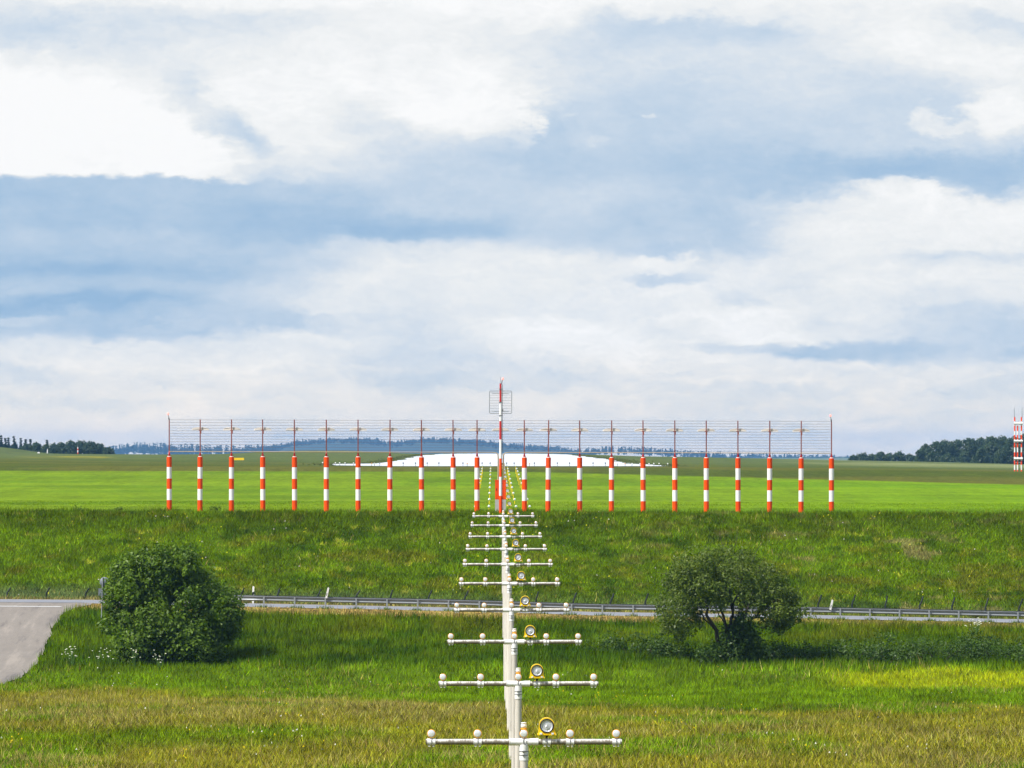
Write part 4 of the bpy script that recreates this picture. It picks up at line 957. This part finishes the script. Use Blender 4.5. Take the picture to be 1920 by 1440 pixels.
# left far field marks
x, d, z_ = at_pixel(146, 850.5, 770, 1775); k_ = d/F; fm = empty('striped_mast', (x, d, z_)); tag(fm, 'tiny red and white striped mast before the far left wood', 'mast')
m = MB(); [m.tube([(0, 0, a*k_), (0, 0, b_*k_)], .16, 8, j % 2, False) for j, (a, b_) in enumerate(((-1, 3), (3, 7), (7, 10), (10, 13)))]; m.build('pole', [M['red'], M['bandwhite']], fm)
m = MB(); m.tube([(0, 0, 12.8*k_), (0, 0, 27*k_)], .05, 5); m.build('aerial', M['plate'], fm)
x, d, z_ = at_pixel(89, 850.5, 770, 1775); m = MB(); m.lathe([(.22, -.1), (.20, 2*d/F), (.06, 8.5*d/F), (.0001, 9*d/F)], (0, 0, 0), 'z', 10); tag(m.build('marker_cone', M['bandwhite'], None, (x, d, z_)), 'slender white cone marker before the far left wood', 'marker')
x, d, z_ = at_pixel(72.5, 850, 770, 1775); m = MB(); m.prism([(-.35, -.1), (.35, -.1), (.35, .3), (0, .45), (-.35, .3)], -.3, .3); tag(m.build('equipment_hut', M['bandwhite'], None, (x, d, z_)), 'tiny white hut at the foot of the far left wood', 'hut')

# ------------------------------------------------------------------ far woods
def far_tree(px, ytop, d, wpx, label, conifer=False, group=None):
    wpx *= 1.0 if conifer else 1.3; k = d/F; x = X(px, d); zb = gz(x, d); zt2 = Zp(ytop, d); H = zt2-zb; W = wpx*k
    e = empty('conifer' if conifer else 'broadleaf_tree', (x, d, zb)); tag(e, label, 'tree', group)
    cl = []
    if conifer:
        n = 11
        for j in range(n):
            t = j/(n-1); r = W*.5*(1-t)**.8+.12; cl += [(rng.normal(0, r*.5), rng.normal(0, r*.5), H*(.22+.78*t), max(.5, r*1.15)) for _ in range(3 if t < .7 else 1)]
        foliage('crown', cl, 420, .30, M['leaf_con'], e, shell=.1, squash=.6)
    else:
        for j in range(34):
            a = rng.uniform(0, 6.28); el = rng.uniform(-1.0, 1.5); cl.append((W*.36*math.cos(a)*math.cos(el), W*.30*math.sin(a)*math.cos(el), H*.48+(H*.43)*math.sin(el), W*rng.uniform(.15, .24)))
        cl += [(0, 0, H*.55, W*.36), (0, 0, H*.25, W*.36), (-W*.25, 0, H*.2, W*.25), (W*.25, 0, H*.2, W*.25)]
        foliage('crown', cl, 60, .40, M['leaf_far'], e, shell=.45)
    m = MB(); m.tube([(0, 0, -.5), (0, 0, H*.35), (0, 0, H*.8)], [W*.035+.1, W*.028+.08, .06], 7); m.build('trunk', M['bark'], e)
RW = 'trees of the wood at the right'
rw = [(1725,845,2150,22),(1738,836,2160,30),(1757,830,2200,30),(1775,826,2240,32),(1797,822,2300,30),(1818,824,2250,34),(1838,822,2320,28),(1858,820,2300,34),(1880,819,2340,30),(1900,817,2320,30),(1925,812,2300,34),
      (1748,852,2080,26),(1778,856,2060,28),(1838,842,2080,26),(1860,832,2100,32),(1885,840,2070,32),(1910,838,2090,30),(1935,836,2100,34)]
for i, (a, b_, c_, d_) in enumerate(rw):
    back = i < 11
    far_tree(a, b_, c_, d_, ('%s broadleaf tree from the left along the skyline of the right wood' % ORD[i]) if back else ('lower broadleaf tree, %s from the left at the front edge of the right wood' % ORD[i-11]), group=RW)
for i, (a, b_, c_, d_) in enumerate([(1602,857,2300,22),(1620,851,2320,26),(1640,852,2350,24),(1652,849,2330,22),(1668,851,2350,22),(1685,849,2330,24),(1703,854,2330,22),(1713,855,2280,18)]):
    far_tree(a, b_, c_, d_, 'small far tree, %s from the left in the low clump left of the right wood' % ORD[i], group='trees of the low clump before the right wood')
for i, (a, b_, c_, d_) in enumerate(sorted([(85,836,2150,18),(100,834,2150,20),(117,833,2180,24),(135,829,2200,26),(152,828,2220,26),(170,830,2200,24),(186,835,2200,24),(203,842,2180,22),(70,832,2250,22),(52,833,2250,24)])):
    far_tree(a, b_, c_, d_, 'far broadleaf tree, %s from the left in the rounded wood at the left' % ORD[i], group='trees of the rounded wood at the left')
for i, (a, b_, c_, d_) in enumerate([(2,818,2300,14),(10,823,2280,11),(16,822,2300,9),(26,819.5,2300,12),(39,823,2320,9),(48,825,2300,10),(57,825,2320,9),(88,826,2300,12)]):
    far_tree(a, b_, c_, d_, 'dark pointed conifer, %s from the left edge of the photo' % ORD[i], True, 'conifers at the left edge')

# far blue hills and forests (each reads as one mass)
def hill(name, pxs, ys, d, depth, mt):
    xs = np.array([X(p, d) for p in pxs]); xx = np.linspace(xs[0], xs[-1], 160); zz = y2z(np.interp(xx, xs, ys), d)
    rows = [(d-depth, -20+0*zz), (d-depth*.5, zz*.55-8), (d-depth*.1, zz-.6), (d+depth*.3, zz), (d+depth, -20+0*zz)]
    V = np.concatenate([np.stack([xx, np.full(160, a), np.maximum(b_, -20)], 1) for a, b_ in rows]); i, j = np.meshgrid(np.arange(len(rows)-1), np.arange(159), indexing='ij'); a = (i*160+j).ravel()
    return np_mesh(name, V, np.stack([a, a+1, a+161, a+160], 1), mt, smooth=True)
M['hillside'] = mat('wooded hillside', (.022, .042, .022), .95, vary=.4, scale=.02)
def forest(name, label, pxs, ys, d, depth, n, hpx, share_con=.5):
    cl = []; Vs = []; 
    xs = np.array([X(p, d) for p in pxs])
    for k in range(n):
        x = rng.uniform(xs[0], xs[-1]); t = rng.uniform(-1, .3); yy_ = d+t*depth; px = px_of(x, d)
        ztop = float(y2z(np.interp(px, pxs, ys), d)); z_ = ztop-(-t if t < 0 else 0)*4.0; h = hpx*d/F*rng.uniform(.6, 1.2)
        if rng.uniform() < share_con:
            for j in range(5): cl.append((x, yy_, z_-h*.5+h*j/4*1.2, max(.5, h*.26*(1-j/4.6))))
        else: cl += [(x+rng.normal(0, .8), yy_, z_-h*.35+rng.uniform(0, .5)*h, h*rng.uniform(.3, .5)) for _ in range(2)]
    V, Fc, C = leaves(cl, 1.8, 2.3, shell=.4); o = np_mesh(name, V, Fc, M['leaf_con'], {'rnd': C}); tag(o, label, 'forest', kind='stuff')
hx = [430, 500, 540, 570, 620, 650, 700, 720, 745, 765, 800, 850, 890, 930, 960, 1000, 1040, 1075, 1100]; hy = [851, 840, 835, 829, 825, 825, 826, 829, 831, 828, 824, 826, 828, 833, 835, 838, 841, 846, 852]
o = hill('hills', hx, [y+2 for y in hy], 14000, 900, M['hillside']); tag(o, 'blue wooded hill on the horizon behind the runway', 'hill', kind='structure')
forest('distant_forest', 'blue forest covering the far hill behind the runway', hx, hy, 14000, 700, 700, 7, .22)
fx = [205, 230, 260, 300, 340, 380, 430, 470, 520]; fy = [848, 842, 839, 840, 843, 842, 844, 844, 843]
forest('distant_forest', 'blue tree line on the horizon left of the hill', fx, fy, 12500, 300, 260, 12, .7)
fx = [1080, 1110, 1130, 1160, 1200, 1250, 1270, 1330, 1420, 1500, 1600]; fy = [848, 846, 843, 842, 844, 847, 849, 853, 856, 858, 861]
forest('distant_forest', 'blue tree line on the horizon right of the runway', fx, fy, 12500, 300, 300, 9, .5)

# ------------------------------------------------------------------ haze
hz_m = bpy.data.materials.new('haze'); hz_m.use_nodes = True; t = NT(hz_m.node_tree); t.n.clear()
pv = t.new('ShaderNodeVolumePrincipled'); pv.inputs['Color'].default_value = (.25, .55, 1.0, 1); pv.inputs['Density'].default_value = 4.6e-5; pv.inputs['Anisotropy'].default_value = 0.0
ho = t.new('ShaderNodeOutputMaterial'); t.l.new(pv.outputs[0], ho.inputs['Volume'])
m = MB(); m.box((0, 7750, 11.5), (5600, 16300, 67)); h_ = m.build('haze', hz_m); tag(h_, 'thin blue haze in the air over the fields', 'haze', kind='stuff')
